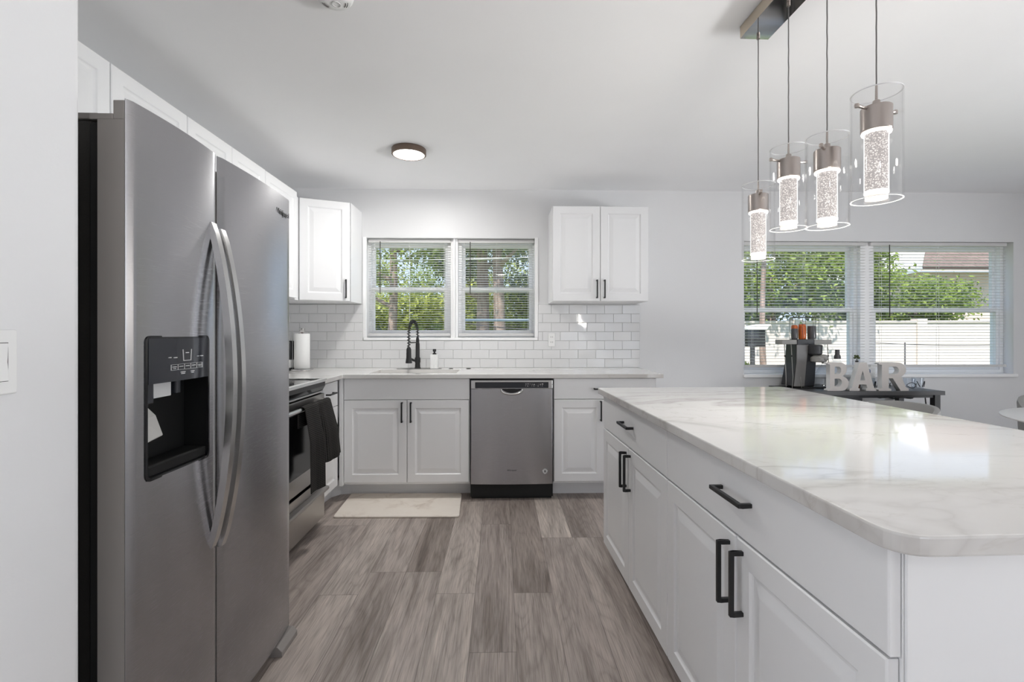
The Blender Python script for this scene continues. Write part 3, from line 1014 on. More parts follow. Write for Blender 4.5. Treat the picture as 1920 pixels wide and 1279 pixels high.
def icab(label, vfar, w_, extra=False):
    x, y, _ = ipt(FI, vfar)
    return cabinet('island_cabinet', label, (x, y, 0), ROT_I, w_, 0.64, 0.095, 0.8825,
                   [('drawer', 0.002, w_ - G, 0.708, 0.879, (w_ / 2, 0.803, 0.15, False)),
                    ('door', 0.002, w_ / 2 - G, 0.089, 0.702, (w_ / 2 - 0.032, 0.600, 0.158, True)),
                    ('door', w_ / 2 + G, w_ - G - (0.004 if extra else 0), 0.089, 0.702, (w_ / 2 + 0.032, 0.600, 0.158, True))], toe=True, toe_in=0.075)
icab('white island cabinet with drawer and two doors at the dishwasher end', 1.882, cf)
icab('white island cabinet with drawer and two doors under the rounded countertop corner', 1.882 - cf, cn, True)
# plain end panel and back panel of the island
EP = thing('island_end_panel', 'plain white panel closing the end of the island below the rounded corner', 'panel', (*ipt(FI, 0.047)[:2], 0), PH)
MB().box(0.0225, 0.78, -0.006, -0.0008, 0.0, 0.8825).build('panel_board', 'cab', EP, bevel=0.0015)
o = MB().box(0.645, 0.78, 0.0, 1.835, 0.0, 0.8825).build('knee_wall', 'cab', EP)

# ------------------------------------------------------------------ refrigerator
FW, FS = 0.845, 0.348         # whole width; freezer door width
def fridge():
    t = thing('refrigerator', 'tall stainless steel side by side refrigerator with bowed handles and black dispenser', 'refrigerator', (-0.842, 1.10, 0), ROT_L + math.radians(0.3))
    # local: x to the viewer's right, y into the wall, z up; door fronts near y = 0
    MB().box(0.012, FW - 0.012, 0.118, 0.80, 0.03, 1.694).build('body', 'dark_side', t, bevel=0.006)
    MB().box(0.004, FW - 0.004, 0.066, 0.088, 0.08, 1.685).build('gasket', 'gasket', t, bevel=0.004)
    MB().box(0.010, FW - 0.010, 0.088, 0.118, 0.05, 1.69).build('front_frame', 'dark_side', t, bevel=0.003)
    def bulge(x, a, b):
        u = (2 * (x - a) / (b - a) - 1)
        return -0.010 * (1 - u * u) + 0.010 * max(0, abs(u) - 0.93) / 0.07 * 0.5
    def door(name, a, b, hole=None):
        z0, z1 = 0.045, 1.737
        n = 26
        us = [a + (b - a) * i / n for i in range(n + 1)]
        vs_ = [z0, z1]
        if hole:
            us = sorted(set([u for u in us if min(abs(u - hole[0]), abs(u - hole[1])) > 0.004] + [hole[0], hole[1]]))
            vs_ = [z0, hole[2], hole[3], z1]
        m = MB().use('steel')
        m.slab(us, vs_, lambda u, v: not (hole and hole[0] < u < hole[1] and hole[2] < v < hole[3]), 0.0, 0.006, 'y')
        for v in m.bm.verts:
            if abs(v.co.y) < 1e-6:
                v.co.y = bulge(v.co.x, a, b)
        do = m.build(name, None, t, smooth=True, auto=40)
        # grey edge of the door, lower than the steel front
        s_ = MB()
        if hole:
            s_.slab([a, hole[0] - 0.004, hole[1] + 0.004, b], [z0, hole[2] - 0.004, hole[3] + 0.004, 1.69], lambda u, v: not (hole[0] - 0.004 < u < hole[1] + 0.004 and hole[2] - 0.004 < v < hole[3] + 0.004), 0.0065, 0.066, 'y')
        else:
            s_.box(a, b, 0.0065, 0.066, z0, 1.69)
        s_.build('door_edge', 'grey_side', do)
        return do, (lambda x: bulge(x, a, b))
    HO = (0.049, 0.292, 0.858, 1.199)
    d1, f1 = door('freezer_door', 0.0, FS - 0.003, HO)
    d2, f2 = door('refrigerator_door', FS + 0.003, FW)
    # bowed strap handles
    for d, x, z0, z1 in ((d1, 0.318, 0.585, 1.530), (d2, 0.366, 0.570, 1.520)):
        N = 28
        rings = []
        for i in range(N + 1):
            s_ = i / N
            z = z0 + (z1 - z0) * s_
            bow = math.sin(PI * s_) ** 0.75
            y = -0.006 - 0.062 * bow
            th = 0.016 + 0.004 * bow
            hw = 0.0135
            rings.append([(x - hw, y + th, z), (x - hw + 0.002, y, z), (x + hw - 0.002, y, z), (x + hw, y + th, z)])
        hm = MB().loft(rings)
        hm.build('handle', 'steel_h', d, smooth=True, auto=35, bevel=0)
    # dispenser
    wd = thing('x', 'x', 'x')
    for k in ('label', 'category'):
        del wd[k]
    wd.name = 'dispenser'
    wd.parent = t
    bezel = MB()
    outer = rrect(HO[0] - 0.003, HO[1] + 0.003, HO[2] - 0.003, HO[3] + 0.003, 0.016)
    inner = rrect(HO[0] + 0.004, HO[1] - 0.004, HO[2] + 0.004, HO[3] - 0.004, 0.012)
    Y = lambda x: f1(x) - 0.0022
    bezel.loft([[(p[0], Y(p[0]) + 0.004, p[1]) for p in outer], [(p[0], Y(p[0]), p[1]) for p in outer], [(p[0], Y(p[0]), p[1]) for p in inner], [(p[0], Y(p[0]) + 0.03, p[1]) for p in inner]], False, False)
    bezel.build('bezel', 'gloss_black', wd, smooth=True, auto=40)
    cav = MB()
    x0, x1, z0, z1 = HO[0] + 0.002, HO[1] - 0.002, HO[2] + 0.002, HO[3] - 0.002
    cav.slab([x0, x0 + 0.003, x1 - 0.003, x1], [z0, z0 + 0.003, z1 - 0.003, z1], lambda u, v: not (x0 + 0.003 < u < x1 - 0.003 and z0 + 0.003 < v < z1 - 0.003), -0.004, 0.064, 'y')
    cav.box(x0, x1, 0.060, 0.064, z0, z1)
    cav.build('cavity', 'slot', wd)
    zc = 1.086
    cp = MB()
    cp.use('panel_grey')
    n = 10
    r0 = [(x0 + 0.004 + (x1 - x0 - 0.008) * i / n) for i in range(n + 1)]
    for pa, pb in zip(r0, r0[1:]):
        ya, yb = Y(pa) - 0.0004, Y(pb) - 0.0004
        cp.loft([[(pa, ya, zc), (pb, yb, zc), (pb, 0.03, zc), (pa, 0.03, zc)], [(pa, ya, z1 - 0.002), (pb, yb, z1 - 0.002), (pb, 0.03, z1 - 0.002), (pa, 0.03, z1 - 0.002)]])
    bmesh.ops.remove_doubles(cp.bm, verts=cp.bm.verts, dist=1e-5)
    cpo = cp.build('control_panel', None, wd)
    mk = MB()
    cx = 0.187
    yf = Y(cx) - 0.0022
    def bar(xa, xb, za, zb):
        mk.box(xa, xb, yf, yf + 0.004, za, zb)
    bar(cx - 0.014, cx + 0.014, 1.136, 1.1375)
    for sgn in (-1, 1):
        mk.loft([[(cx + sgn * 0.014, yf, 1.136), (cx + sgn * 0.0155, yf, 1.136), (cx + sgn * 0.0155, yf + 0.004, 1.136), (cx + sgn * 0.014, yf + 0.004, 1.136)],
                 [(cx + sgn * 0.0165, yf, 1.166), (cx + sgn * 0.018, yf, 1.166), (cx + sgn * 0.018, yf + 0.004, 1.166), (cx + sgn * 0.0165, yf + 0.004, 1.166)]])
    xa, xb, za, zb = 0.125, 0.252, 1.114, 1.128
    bar(xa, xb, za, za + 0.0006)
    bar(xa, xb, zb, zb + 0.0006)
    for i in range(6):
        xx = xa + (xb - xa) * i / 5
        bar(xx - 0.0003, xx + 0.0003, za, zb)
    for i in range(5):
        xx = xa + (xb - xa) * (i + 0.5) / 5
        bar(xx - 0.007, xx + 0.007, 1.1215, 1.1235)
        if i in (0, 4):
            bar(xx - 0.005, xx + 0.005, 1.1175, 1.119)
    for xx, zz, hw in ((0.121, 1.147, 0.004), (0.141, 1.146, 0.006), (0.232, 1.146, 0.003), (0.249, 1.146, 0.005), (0.170, 1.1075, 0.009), (0.170, 1.1035, 0.007), (0.209, 1.1075, 0.007), (0.209, 1.1035, 0.005), (0.187, 1.157, 0.006)):
        bar(xx - hw, xx + hw, zz - 0.0011, zz + 0.0011)
    mk.build('printed_symbols', 'pale_mark', wd)
    # chute, label block and paddle
    MB().box(x0 + 0.006, x0 + 0.05, 0.012, 0.05, 1.035, zc).build('chute', 'panel_grey', wd, bevel=0.003)
    MB().box(0.108, 0.172, 0.018, 0.036, 1.046, zc - 0.0005).build('filter_label', 'pale_mark', wd, bevel=0.002)
    MB().box(0.192, 0.214, 0.02, 0.05, 1.048, zc).build('water_spout', 'panel_grey', wd, bevel=0.003)
    pd = MB()
    pd.loft([[(0.056, 0.028, 1.02), (0.098, 0.028, 1.03), (0.098, 0.042, 1.03), (0.056, 0.042, 1.02)], [(0.054, 0.010, 1.000), (0.106, 0.010, 1.006), (0.106, 0.028, 1.006), (0.054, 0.028, 1.000)],
             [(0.054, -0.001, 0.945), (0.124, 0.004, 0.952), (0.124, 0.018, 0.952), (0.054, 0.012, 0.945)]])
    pd.build('paddle', 'paddle', wd, bevel=0.004, seg=3)
    MB().box(x0 + 0.006, x1 - 0.006, -0.004, 0.058, z0 + 0.003, z0 + 0.03).build('drip_tray', 'slot', wd, bevel=0.004)
    # hinge covers, roller covers
    for a, b in ((0.0, 0.06), (FW - 0.06, FW)):
        m = MB()
        m.box(a, b, 0.0065, 0.032, 1.690, 1.734)
        m.box(a, b, 0.032, 0.085, 1.690, 1.704)
        m.box(a + 0.012, b - 0.012, 0.075, 0.16, 1.696, 1.71)
        m.build('hinge_cover', 'grey_side', t, bevel=0.002)
    MB().box(0.03, FW - 0.03, 0.07, 0.12, 0.008, 0.044).build('toe_grille', 'gasket', t)
    for a, b in ((0.0, 0.12), (FW - 0.14, FW - 0.004)):
        MB().prism([(0.11, 0.0), (-0.030, 0.0), (-0.030, 0.020), (-0.012, 0.038), (0.11, 0.038)][::-1], a, b, 'x').build('roller_cover', 'grey_side', t, bevel=0.002)
    text_mesh('logo', 'Whirlpool', 0.029, 'dark_mark', d2, (FW - 0.15, f2(FW - 0.09) - 0.0016, 1.660), (PI / 2, 0, 0))
    return t
fridge()

# ------------------------------------------------------------------ stove
def stove():
    t = thing('stove', 'stainless steel slide-in stove with black glass top between refrigerator and sink corner', 'stove', (-1.128, 2.325, 0), ROT_L)
    W_ = 0.766
    D_ = 0.70
    MB().box(0.003, W_ - 0.003, 0.045, D_, 0.03, 0.895).build('body', 'grey_side', t)
    m = MB()
    m.box(0.0, W_, 0.02, D_, 0.896, 0.914)
    ct = m.build('cooktop', 'gloss_black', t, bevel=0.004)
    fr = MB()
    fr.slab([-0.004, 0.012, W_ - 0.012, W_ + 0.004], [-0.013, 0.016, D_ - 0.01, D_], lambda u, v: not (0.012 < u < W_ - 0.012 and 0.014 < v < D_ - 0.01), 0.9141, 0.921)
    fr.box(-0.004, W_ + 0.004, -0.013, -0.0005, 0.903, 0.9141)
    fr.build('cooktop_trim', 'bright_trim', ct, bevel=0.002)
    for bx, by, r in ((0.2, 0.2, 0.10), (0.56, 0.2, 0.085), (0.2, 0.5, 0.08), (0.56, 0.5, 0.10)):
        MB().lathe([(r, 0.9141), (r, 0.9146), (r - 0.004, 0.9146), (r - 0.004, 0.9141)], (bx, by, 0), 40, False, False).build('burner_ring', 'grey_side', ct)
    # sloped control panel
    cp = MB().prism([(-0.004, 0.912), (0.05, 0.912), (0.05, 0.845), (0.012, 0.845), (-0.004, 0.875)], 0.0, W_, 'x').build('control_panel', 'gloss_black', t, bevel=0.003)
    MB().box(0.01, W_ - 0.01, 0.006, 0.03, 0.835, 0.846).build('panel_trim', 'steel_h', cp, bevel=0.002)
    d = MB()
    za, zb = 0.315, 0.828
    d.slab([0.004, 0.09, W_ - 0.09, W_ - 0.004], [za, za + 0.115, zb - 0.115, zb], lambda u, v: not (0.09 < u < W_ - 0.09 and za + 0.115 < v < zb - 0.115), 0.0, 0.044, 'y')
    do = d.build('oven_door', 'steel_r', t, bevel=0.003)
    MB().box(0.06, W_ - 0.06, -0.0015, 0.004, za + 0.095, zb - 0.07).build('oven_window', 'gloss_black', do, bevel=0.001)
    hm = MB().tube([(0.05, -0.002, 0.79), (0.052, -0.03, 0.792), (0.07, -0.046, 0.793), (0.12, -0.05, 0.793), (W_ - 0.12, -0.05, 0.793), (W_ - 0.07, -0.046, 0.793), (W_ - 0.052, -0.03, 0.792), (W_ - 0.05, -0.002, 0.79)], 0.0115, 12)
    hm.build('handle', 'steel_h', do, smooth=True, auto=60)
    dr = MB()
    dr.box(0.004, W_ - 0.004, 0.0, 0.044, 0.045, 0.295)
    dro = dr.build('drawer', 'steel_r', t, bevel=0.003)
    MB().prism([(0.0, 0.246), (-0.030, 0.238), (-0.034, 0.225), (-0.026, 0.214), (0.0, 0.208)], 0.006, W_ - 0.006, 'x').build('handle', 'steel_r', dro, bevel=0.004, seg=3)
    MB().box(0.02, W_ - 0.02, 0.06, 0.12, 0.0, 0.045).build('base', 'gasket', t)
    return t
stove()

# dish towel over the oven handle
def towel():
    bm_ = MB()
    me_rows = []
    NU, NV = 44, 60
    uvs = {}
    bar_y, bar_z, br = -0.05, 0.793, 0.017
    grid = []
    for i in range(NU + 1):
        s_ = i / NU
        right = s_ > 0.5
        col_ = []
        ln = 0.455 if s_ < 0.46 else (0.455 + (0.345 - 0.455) * min(1, (s_ - 0.46) / 0.06))
        for j in range(NV + 1):
            q = j / NV
            back = 0.10
            tot = back + PI * br + ln
            d_ = q * tot
            if d_ < back:
                y, z = bar_y + br, bar_z - back + d_
                drop = 0
            elif d_ < back + PI * br:
                a = (d_ - back) / br
                y, z = bar_y + br * math.cos(a), bar_z + br * math.sin(a)
                drop = 0
            else:
                drop = d_ - back - PI * br
                y, z = bar_y - br, bar_z - drop
            x = 0.285 + s_ * 0.385
            spread = drop / 0.4
            # folds
            fold = math.sin(s_ * 2 * PI * 2.0 + 0.6) * 0.010 * min(1, 0.25 + spread)
            valley = -math.exp(-((s_ - 0.52) / 0.045) ** 2) * 0.022 * min(1, 0.2 + spread)
            y = y - max(0, -fold) * 1.2 + fold * 0.2 - valley * (-1) * 0 - 0.004 * spread
            if d_ >= back + PI * br * 0.5:
                y -= 0.030 * (1 - math.exp(-((s_ - 0.53) / 0.06) ** 2)) * min(1, 0.15 + spread * 2) + 0.014 * math.exp(-((s_ - 0.40) / 0.06) ** 2) * min(1, spread * 2)
            if right:
                x += 0.055 * spread * (s_ - 0.5) * 2
                y -= 0.02 * spread
            else:
                x += 0.012 * spread * (0.5 - s_)
            if right:
                z += 0.03 * spread * (s_ - 0.5)
            col_.append(bm_.v((x, y, z)))
            uvs[col_[-1]] = (s_ * 0.36, d_)
        grid.append(col_)
    lay = bm_.bm.loops.layers.uv.new('UVMap')
    for i in range(NU):
        for j in range(NV):
            f = bm_.face([grid[i][j], grid[i + 1][j], grid[i + 1][j + 1], grid[i][j + 1]])
            for lp in f.loops:
                lp[lay].uv = uvs[lp.vert]
    o = bm_.build('dish_towel', 'waffle', None, smooth=True, fix=False)
    md = o.modifiers.new('thick', 'SOLIDIFY')
    md.thickness = 0.004
    md.offset = 0
    o.location = (-1.128, 2.325, 0)
    o.rotation_euler = (0, 0, ROT_L)
    return tag(o, 'black waffle-weave dish towel folded over the oven door handle', 'towel')
towel()

# ------------------------------------------------------------------ dishwasher
def dishwasher():
    t = thing('dishwasher', 'stainless steel dishwasher under the counter between sink cabinet and island', 'dishwasher', (-0.2265, YB - 0.012, 0), 0)
    W_ = 0.604
    MB().box(0.002, W_ - 0.002, 0.035, WB - YB - 0.02, 0.02, 0.878).build('body', 'gasket', t)
    dm = MB()
    n = 24
    dm.slab([0.007 + (W_ - 0.014) * i / n for i in range(n + 1)], [0.118, 0.807], lambda u, v: True, 0.0, 0.035, 'y')
    for v in dm.bm.verts:
        if v.co.y < 0.001:
            v.co.y = -0.011 * (1 - (2 * v.co.x / W_ - 1) ** 2) + 0.003
    dm.build('door', 'steel', t, smooth=True, auto=40, bevel=0.003)
    f = MB()
    f.slab([0.007, 0.038, W_ - 0.038, W_ - 0.007], [0.808, 0.812, 0.854, 0.868], lambda u, v: not (0.038 < u < W_ - 0.038 and 0.812 < v < 0.854), 0.0, 0.032, 'y')
    cf_ = f.build('control_frame', 'steel_h', t, bevel=0.002)
    st = MB().box(0.036, W_ - 0.036, 0.004, 0.03, 0.809, 0.856).build('control_strip', 'panel_grey', cf_, bevel=0.001)
    mk = MB()
    R_ = random.Random(5)
    for i in range(9):
        x = 0.40 + i * 0.015
        mk.box(x, x + 0.009, 0.0032, 0.0045, 0.838 + R_.uniform(-0.002, 0.003), 0.8405 + R_.uniform(-0.001, 0.003))
        mk.box(x, x + 0.005, 0.0032, 0.0045, 0.826 + R_.uniform(-0.002, 0.002), 0.828 + R_.uniform(0, 0.002))
    mk.build('printed_symbols', 'pale_mark', cf_)
    # pocket handle: dark recess with a bright crescent lip
    MB().prism([(W_ / 2 - 0.073 + 0.146 * i / 12, 0.8068 - 0.029 * math.sin(PI * i / 12) ** 0.7) for i in range(13)], -0.0085, 0.004, 'y').build('pocket', 'gloss_black', t)
    path = [(W_ / 2 + 0.076 * math.cos(PI + PI * i / 20), -0.011, 0.806 - 0.037 * math.sin(PI * i / 20) ** 0.75) for i in range(21)]
    MB().tube(path, 0.0075, 8).build('handle_lip', 'steel_h', t, smooth=True)
    MB().box(0.01, W_ - 0.01, 0.06, 0.08, 0.0, 0.115).build('toe_kick', 'gasket', t)
    MB().box(0.004, W_ - 0.004, 0.01, 0.034, 0.869, 0.880).build('top_gasket', 'gasket', t)
    text_mesh('logo', 'Whirlpool', 0.016, 'dark_mark', t, (W_ / 2, -0.0086, 0.216), (PI / 2, 0, 0), align='CENTER')
    s_ = MB()
    s_.use('pale_mark')
    s_.lathe([(0.020, 0), (0.020, 0.0008)], (0, 0, 0), 28)
    s_.use('dark_mark')
    for i in range(14):
        a = 2 * PI * i / 14
        if i % 4 == 3:
            continue
        s_.box(-0.002, 0.002, 0.0165, 0.0195, 0.0008, 0.0013, Matrix.Rotation(a, 4, 'Z'))
    so = s_.build('award_sticker', None, t)
    so.location = (W_ - 0.062, -0.0022, 0.212)
    so.rotation_euler = (PI / 2, 0, 0)
    text_mesh('sticker_mark', '&', 0.024, 'dark_mark', so, (0, -0.008, 0.0009), (0, 0, 0), 0.0004, 'CENTER', 0.0006)
    return t
dishwasher()

# ------------------------------------------------------------------ things on the counter
def faucet():
    t = thing('faucet', 'black spring pull-down faucet standing behind the sink', 'faucet', (-0.692, 3.985, 0.9175))
    MB().lathe([(0.026, 0), (0.026, 0.006), (0.022, 0.010), (0.020, 0.045), (0.023, 0.05), (0.023, 0.085), (0.017, 0.095), (0.0165, 0.205), (0.0135, 0.212), (0.0135, 0.24), (0.009, 0.262)], (0, 0, 0), 24).build('stem', 'black', t, smooth=True, auto=35)
    # spring arch leaning towards the sink
    dirv = Vector((-0.24, -0.97, 0)).normalized()
    span = 0.17
    pts = []
    for i in range(25):
        s_ = i / 24
        a = PI * s_
        pts.append(Vector((0, 0, 0.262)) + dirv * (span / 2 * (1 - math.cos(a))) + Vector((0, 0, 0.125 * math.sin(a) ** 0.85)))
    pts += [pts[-1] + Vector((0, 0, -0.02 * k)) for k in range(1, 5)]
    MB().tube(pts, 0.0045, 8).build('hose', 'black', t, smooth=True)
    coil = []
    # helix around the arch
    turns = 24
    N = turns * 10
    for i in range(N + 1):
        s_ = i / N * (len(pts) - 1)
        k = min(int(s_), len(pts) - 2)
        p = pts[k].lerp(pts[k + 1], s_ - k)
        tg = (pts[k + 1] - pts[k]).normalized()
        sd = tg.cross(Vector((dirv.y, -dirv.x, 0))).normalized()
        s2 = tg.cross(sd)
        a = 2 * PI * turns * i / N
        coil.append(p + (sd * math.cos(a) + s2 * math.sin(a)) * 0.0125)
    MB().tube(coil, 0.0027, 5).build('spring', 'black', t, smooth=True)
    e = pts[-1]
    MB().lathe([(0.009, 0.0), (0.014, -0.006), (0.019, -0.02), (0.020, -0.085), (0.025, -0.115), (0.026, -0.128), (0.020, -0.13)], e, 20).build('spray_head', 'black', t, smooth=True, auto=35)
    MB().tube([(0, 0, 0.215), tuple(Vector((0, 0, 0.215)) + dirv * span * 0.85)], 0.005, 8).build('dock_arm', 'black', t, smooth=True)
    lv = MB()
    lv.tube([(-0.01, -0.012, 0.062), (-0.034, -0.02, 0.07), (-0.05, -0.03, 0.085), (-0.082, -0.045, 0.125)], [0.010, 0.010, 0.006, 0.0055], 10)
    lv.build('lever', 'black', t, smooth=True)
    return t
tag(MB().prism([(-0.68 + 0.185 * math.copysign(abs(math.cos(a)) ** 0.6, math.cos(a)), 3.985 + 0.045 * math.copysign(abs(math.sin(a)) ** 0.8, math.sin(a))) for a in [2 * PI * i / 40 for i in range(40)]], 0.9143, 0.9172).build('faucet_mat', 'felt', bevel=0.001),
    'grey oval splash mat lying around the base of the black faucet', 'mat')
faucet()

t = thing('soap_dispenser', 'square ribbed white soap bottle with black pump beside the faucet', 'soap dispenser', (-0.553, 3.985, 0.9175))
m = MB()
n = 11
sq = []
for sx in range(4):
    for k in range(n):
        u = -1 + 2 * k / n
        rib = 0.031 + (0.0009 if k % 2 else -0.0009)
        px, py = [(u * 0.031, -rib), (rib, u * 0.031), (-u * 0.031, rib), (-rib, -u * 0.031)][sx]
        sq.append((px, py))
m.prism(sq, 0, 0.116)
m.build('bottle', 'white_plastic', t)
MB().lathe([(0.016, 0.116), (0.016, 0.124), (0.0085, 0.127), (0.0085, 0.138), (0.014, 0.140), (0.014, 0.158), (0.012, 0.160)], (0, 0, 0), 20).build('pump', 'black', t, smooth=True, auto=35)
MB().box(-0.007, 0.007, -0.036, -0.005, 0.146, 0.155).build('nozzle', 'black', t, bevel=0.002)

t = thing('paper_towel_holder', 'steel paper towel stand on the countertop holding a white roll', 'paper towel holder', (-1.575, 3.83, 0.9143))
MB().lathe([(0.084, 0), (0.086, 0.004), (0.084, 0.011), (0.06, 0.014), (0.0, 0.014)], (0, 0, 0), 40, True, False).build('base', 'steel_h', t, smooth=True, auto=35)
MB().lathe([(0.008, 0.014), (0.008, 0.295), (0.013, 0.298), (0.021, 0.318), (0.023, 0.332), (0.018, 0.334), (0.012, 0.318), (0.0, 0.314)], (0, 0, 0), 24, True, False).build('post', 'steel_h', t, smooth=True, auto=50)
MB().tube([(-0.068, -0.01, 0.013), (-0.070, -0.01, 0.03), (-0.070, -0.01, 0.30)], 0.003, 8).build('tension_arm', 'steel_h', t, smooth=True)
t2 = thing('paper_towel_roll', 'full white paper towel roll standing on the steel holder', 'paper towel', (-1.575, 3.83, 0.929))
MB().lathe([(0.019, 0.0), (0.0565, 0.0), (0.058, 0.002), (0.058, 0.274), (0.0565, 0.276), (0.019, 0.276), (0.019, 0.0)], (0, 0, 0), 48, False, False).build('paper', 'paper', t2, smooth=True, auto=40)
MB().lathe([(0.0095, 0.002), (0.0185, 0.002), (0.0185, 0.274), (0.0095, 0.274), (0.0095, 0.002)], (0, 0, 0), 24, False, False).build('cardboard_core', 'brown', t2, smooth=True, auto=40)

t = thing('coffee_grinder', 'black and white countertop appliance half hidden between refrigerator and paper towels', 'appliance', (-1.70, 3.86, 0.9143))
MB().lathe([(0.062, 0), (0.064, 0.004), (0.064, 0.018), (0.058, 0.022)], (0, 0, 0), 32).build('base', 'black', t, smooth=True, auto=35)
MB().lathe([(0.056, 0.022), (0.058, 0.08), (0.058, 0.085)], (0, 0, 0), 32).build('cup', 'white_plastic', t, smooth=True, auto=35)
MB().lathe([(0.059, 0.085), (0.064, 0.095), (0.066, 0.15), (0.066, 0.215), (0.055, 0.232), (0.0, 0.236)], (0, 0, 0), 32, True, False).build('body', 'black', t, smooth=True, auto=35)
MB().tube([(0.06, 0.02, 0.20), (0.066, 0.02, 0.24), (0.072, 0.02, 0.275), (0.082, 0.02, 0.295), (0.092, 0.02, 0.288), (0.098, 0.02, 0.26)], 0.003, 8).build('cord_loop', 'black', t, smooth=True)

tag(MB().lathe([(0.019, 0), (0.020, 0.003), (0.012, 0.006), (0.0, 0.006)], (-0.272, 3.99, 0.9143), 20, True, False).build('sink_plug', 'black', smooth=True, auto=35), 'small flat black sink plug lying near the backsplash', 'sink plug')
tag(MB().lathe([(0.017, 0), (0.018, 0.004), (0.010, 0.007), (0.0, 0.007)], (-0.415, 3.985, 0.9143), 20, True, False).build('hole_cover', 'sinksteel', smooth=True, auto=35), 'small steel faucet hole cover beyond the white soap bottle', 'hole cover')

t = thing('wall_outlet', 'white electrical outlet on the tiles beside the sink window', 'outlet', (0.430, WB - 0.0125, 1.152))
MB().box(-0.029, 0.029, -0.006, 0, -0.057, 0.057).build('plate', 'white_plastic', t, bevel=0.003)
for zc in (0.022, -0.022):
    so = MB().prism(rrect(-0.016, 0.016, zc - 0.015, zc + 0.015, 0.008), -0.009, -0.005, 'y').build('socket', 'white_plastic', t)
    for dx in (-0.007, 0.007):
        MB().box(dx - 0.0014, dx + 0.0014, -0.0094, -0.0088, zc - 0.003, zc + 0.008).build('slot', 'slot', so)

t = thing('light_switch', 'white rocker light switch on the wall in front of the refrigerator', 'light switch', (-0.884, 0.856, 1.157), ROT_L)
MB().box(-0.036, 0.036, -0.006, 0, -0.0575, 0.0575).build('plate', 'white_plastic', t, bevel=0.004, seg=3)
MB().box(-0.0175, 0.0175, -0.0072, -0.005, -0.0345, 0.0345).build('rocker_frame', 'slot', t)
MB().loft([[(-0.0165, -0.0105, -0.0335), (0.0165, -0.0105, -0.0335), (0.0165, -0.005, -0.0335), (-0.0165, -0.005, -0.0335)], [(-0.0165, -0.0075, 0), (0.0165, -0.0075, 0), (0.0165, -0.005, 0), (-0.0165, -0.005, 0)],
           [(-0.0165, -0.009, 0.0335), (0.0165, -0.009, 0.0335), (0.0165, -0.005, 0.0335), (-0.0165, -0.005, 0.0335)]]).build('rocker', 'white_plastic', t, bevel=0.001)

# floor mat
o = MB().prism(rounded([(-1.10, 3.158), (-0.275, 3.146), (-0.295, 3.60), (-1.12, 3.61)], [0.02, 0.03, 0.03, 0.02]), 0.0, 0.014).build('floor_mat', 'mat', bevel=0.010, seg=3)
tag(o, 'cream marbled kitchen floor mat on the planks before the sink cabinet', 'mat')

# ------------------------------------------------------------------ ceiling fixtures
t = thing('ceiling_light', 'round flush ceiling light with bronze rim, switched on', 'ceiling light', (-0.617, 3.22, CEIL))
MB().lathe([(0.112, -0.001), (0.114, -0.004), (0.114, -0.036), (0.108, -0.040), (0.103, -0.040), (0.103, -0.001)], (0, 0, 0), 48, False, False).build('rim', 'bronze', t, smooth=True, auto=35)
MB().lathe([(0.0, -0.041), (0.08, -0.0405), (0.1025, -0.037), (0.1025, -0.030)], (0, 0, 0), 48, False, False).build('diffuser', 'lamp', t, smooth=True)

def room_lamp(x, y, power):
    d = bpy.data.lights.new('lamp_light', 'AREA')
    d.shape = 'DISK'
    d.size = 0.2
    d.energy = power
    d.color = (1.0, 0.985, 0.96)
    o = bpy.data.objects.new('lamp_light', d)
    COL.objects.link(o)
    o.location = (x, y, CEIL - 0.043)
room_lamp(-0.617, 3.22, 11)
for lx, ly, lb in ((0.0, -1.2, 'added round flush ceiling light, unseen behind the camera, in the kitchen aisle'), (2.9, -0.9, 'added round flush ceiling light, unseen behind the camera, in the dining room')):
    t = thing('ceiling_light', lb, 'ceiling light', (lx, ly, CEIL))  # unseen ceiling lights added as overhead fill
    MB().lathe([(0.112, -0.001), (0.114, -0.004), (0.114, -0.036), (0.108, -0.040), (0.103, -0.040), (0.103, -0.001)], (0, 0, 0), 48, False, False).build('rim', 'bronze', t, smooth=True, auto=35)
    MB().lathe([(0.0, -0.041), (0.08, -0.0405), (0.1025, -0.037), (0.1025, -0.030)], (0, 0, 0), 48, False, False).build('diffuser', 'lamp', t, smooth=True)
    room_lamp(lx, ly, 2)

t = thing('smoke_detector', 'round white smoke detector on the ceiling', 'smoke detector', (-0.600, 1.735, CEIL))
MB().lathe([(0.068, -0.001), (0.069, -0.010), (0.066, -0.024), (0.055, -0.036), (0.030, -0.040), (0.0, -0.040)], (0, 0, 0), 40, False, False).build('housing', 'white_plastic', t, smooth=True, auto=60)
MB().lathe([(0.016, -0.0402), (0.016, -0.0425), (0.013, -0.0425), (0.013, -0.0402)], (0.004, 0.012, 0), 24, False, False).build('test_button', 'rail', t, smooth=True, auto=35)
for a0 in (0.5, PI - 0.5):
    g = MB()
    for k in range(3):
        r = 0.040 + 0.007 * k
        pth = [(r * math.cos(a0 + da), r * math.sin(a0 + da), -0.0405 + 0.0028 * k) for da in [-0.3 + 0.1 * j for j in range(7)]]
        g.tube(pth, 0.0014, 5)
    g.build('vent', 'cord', t)

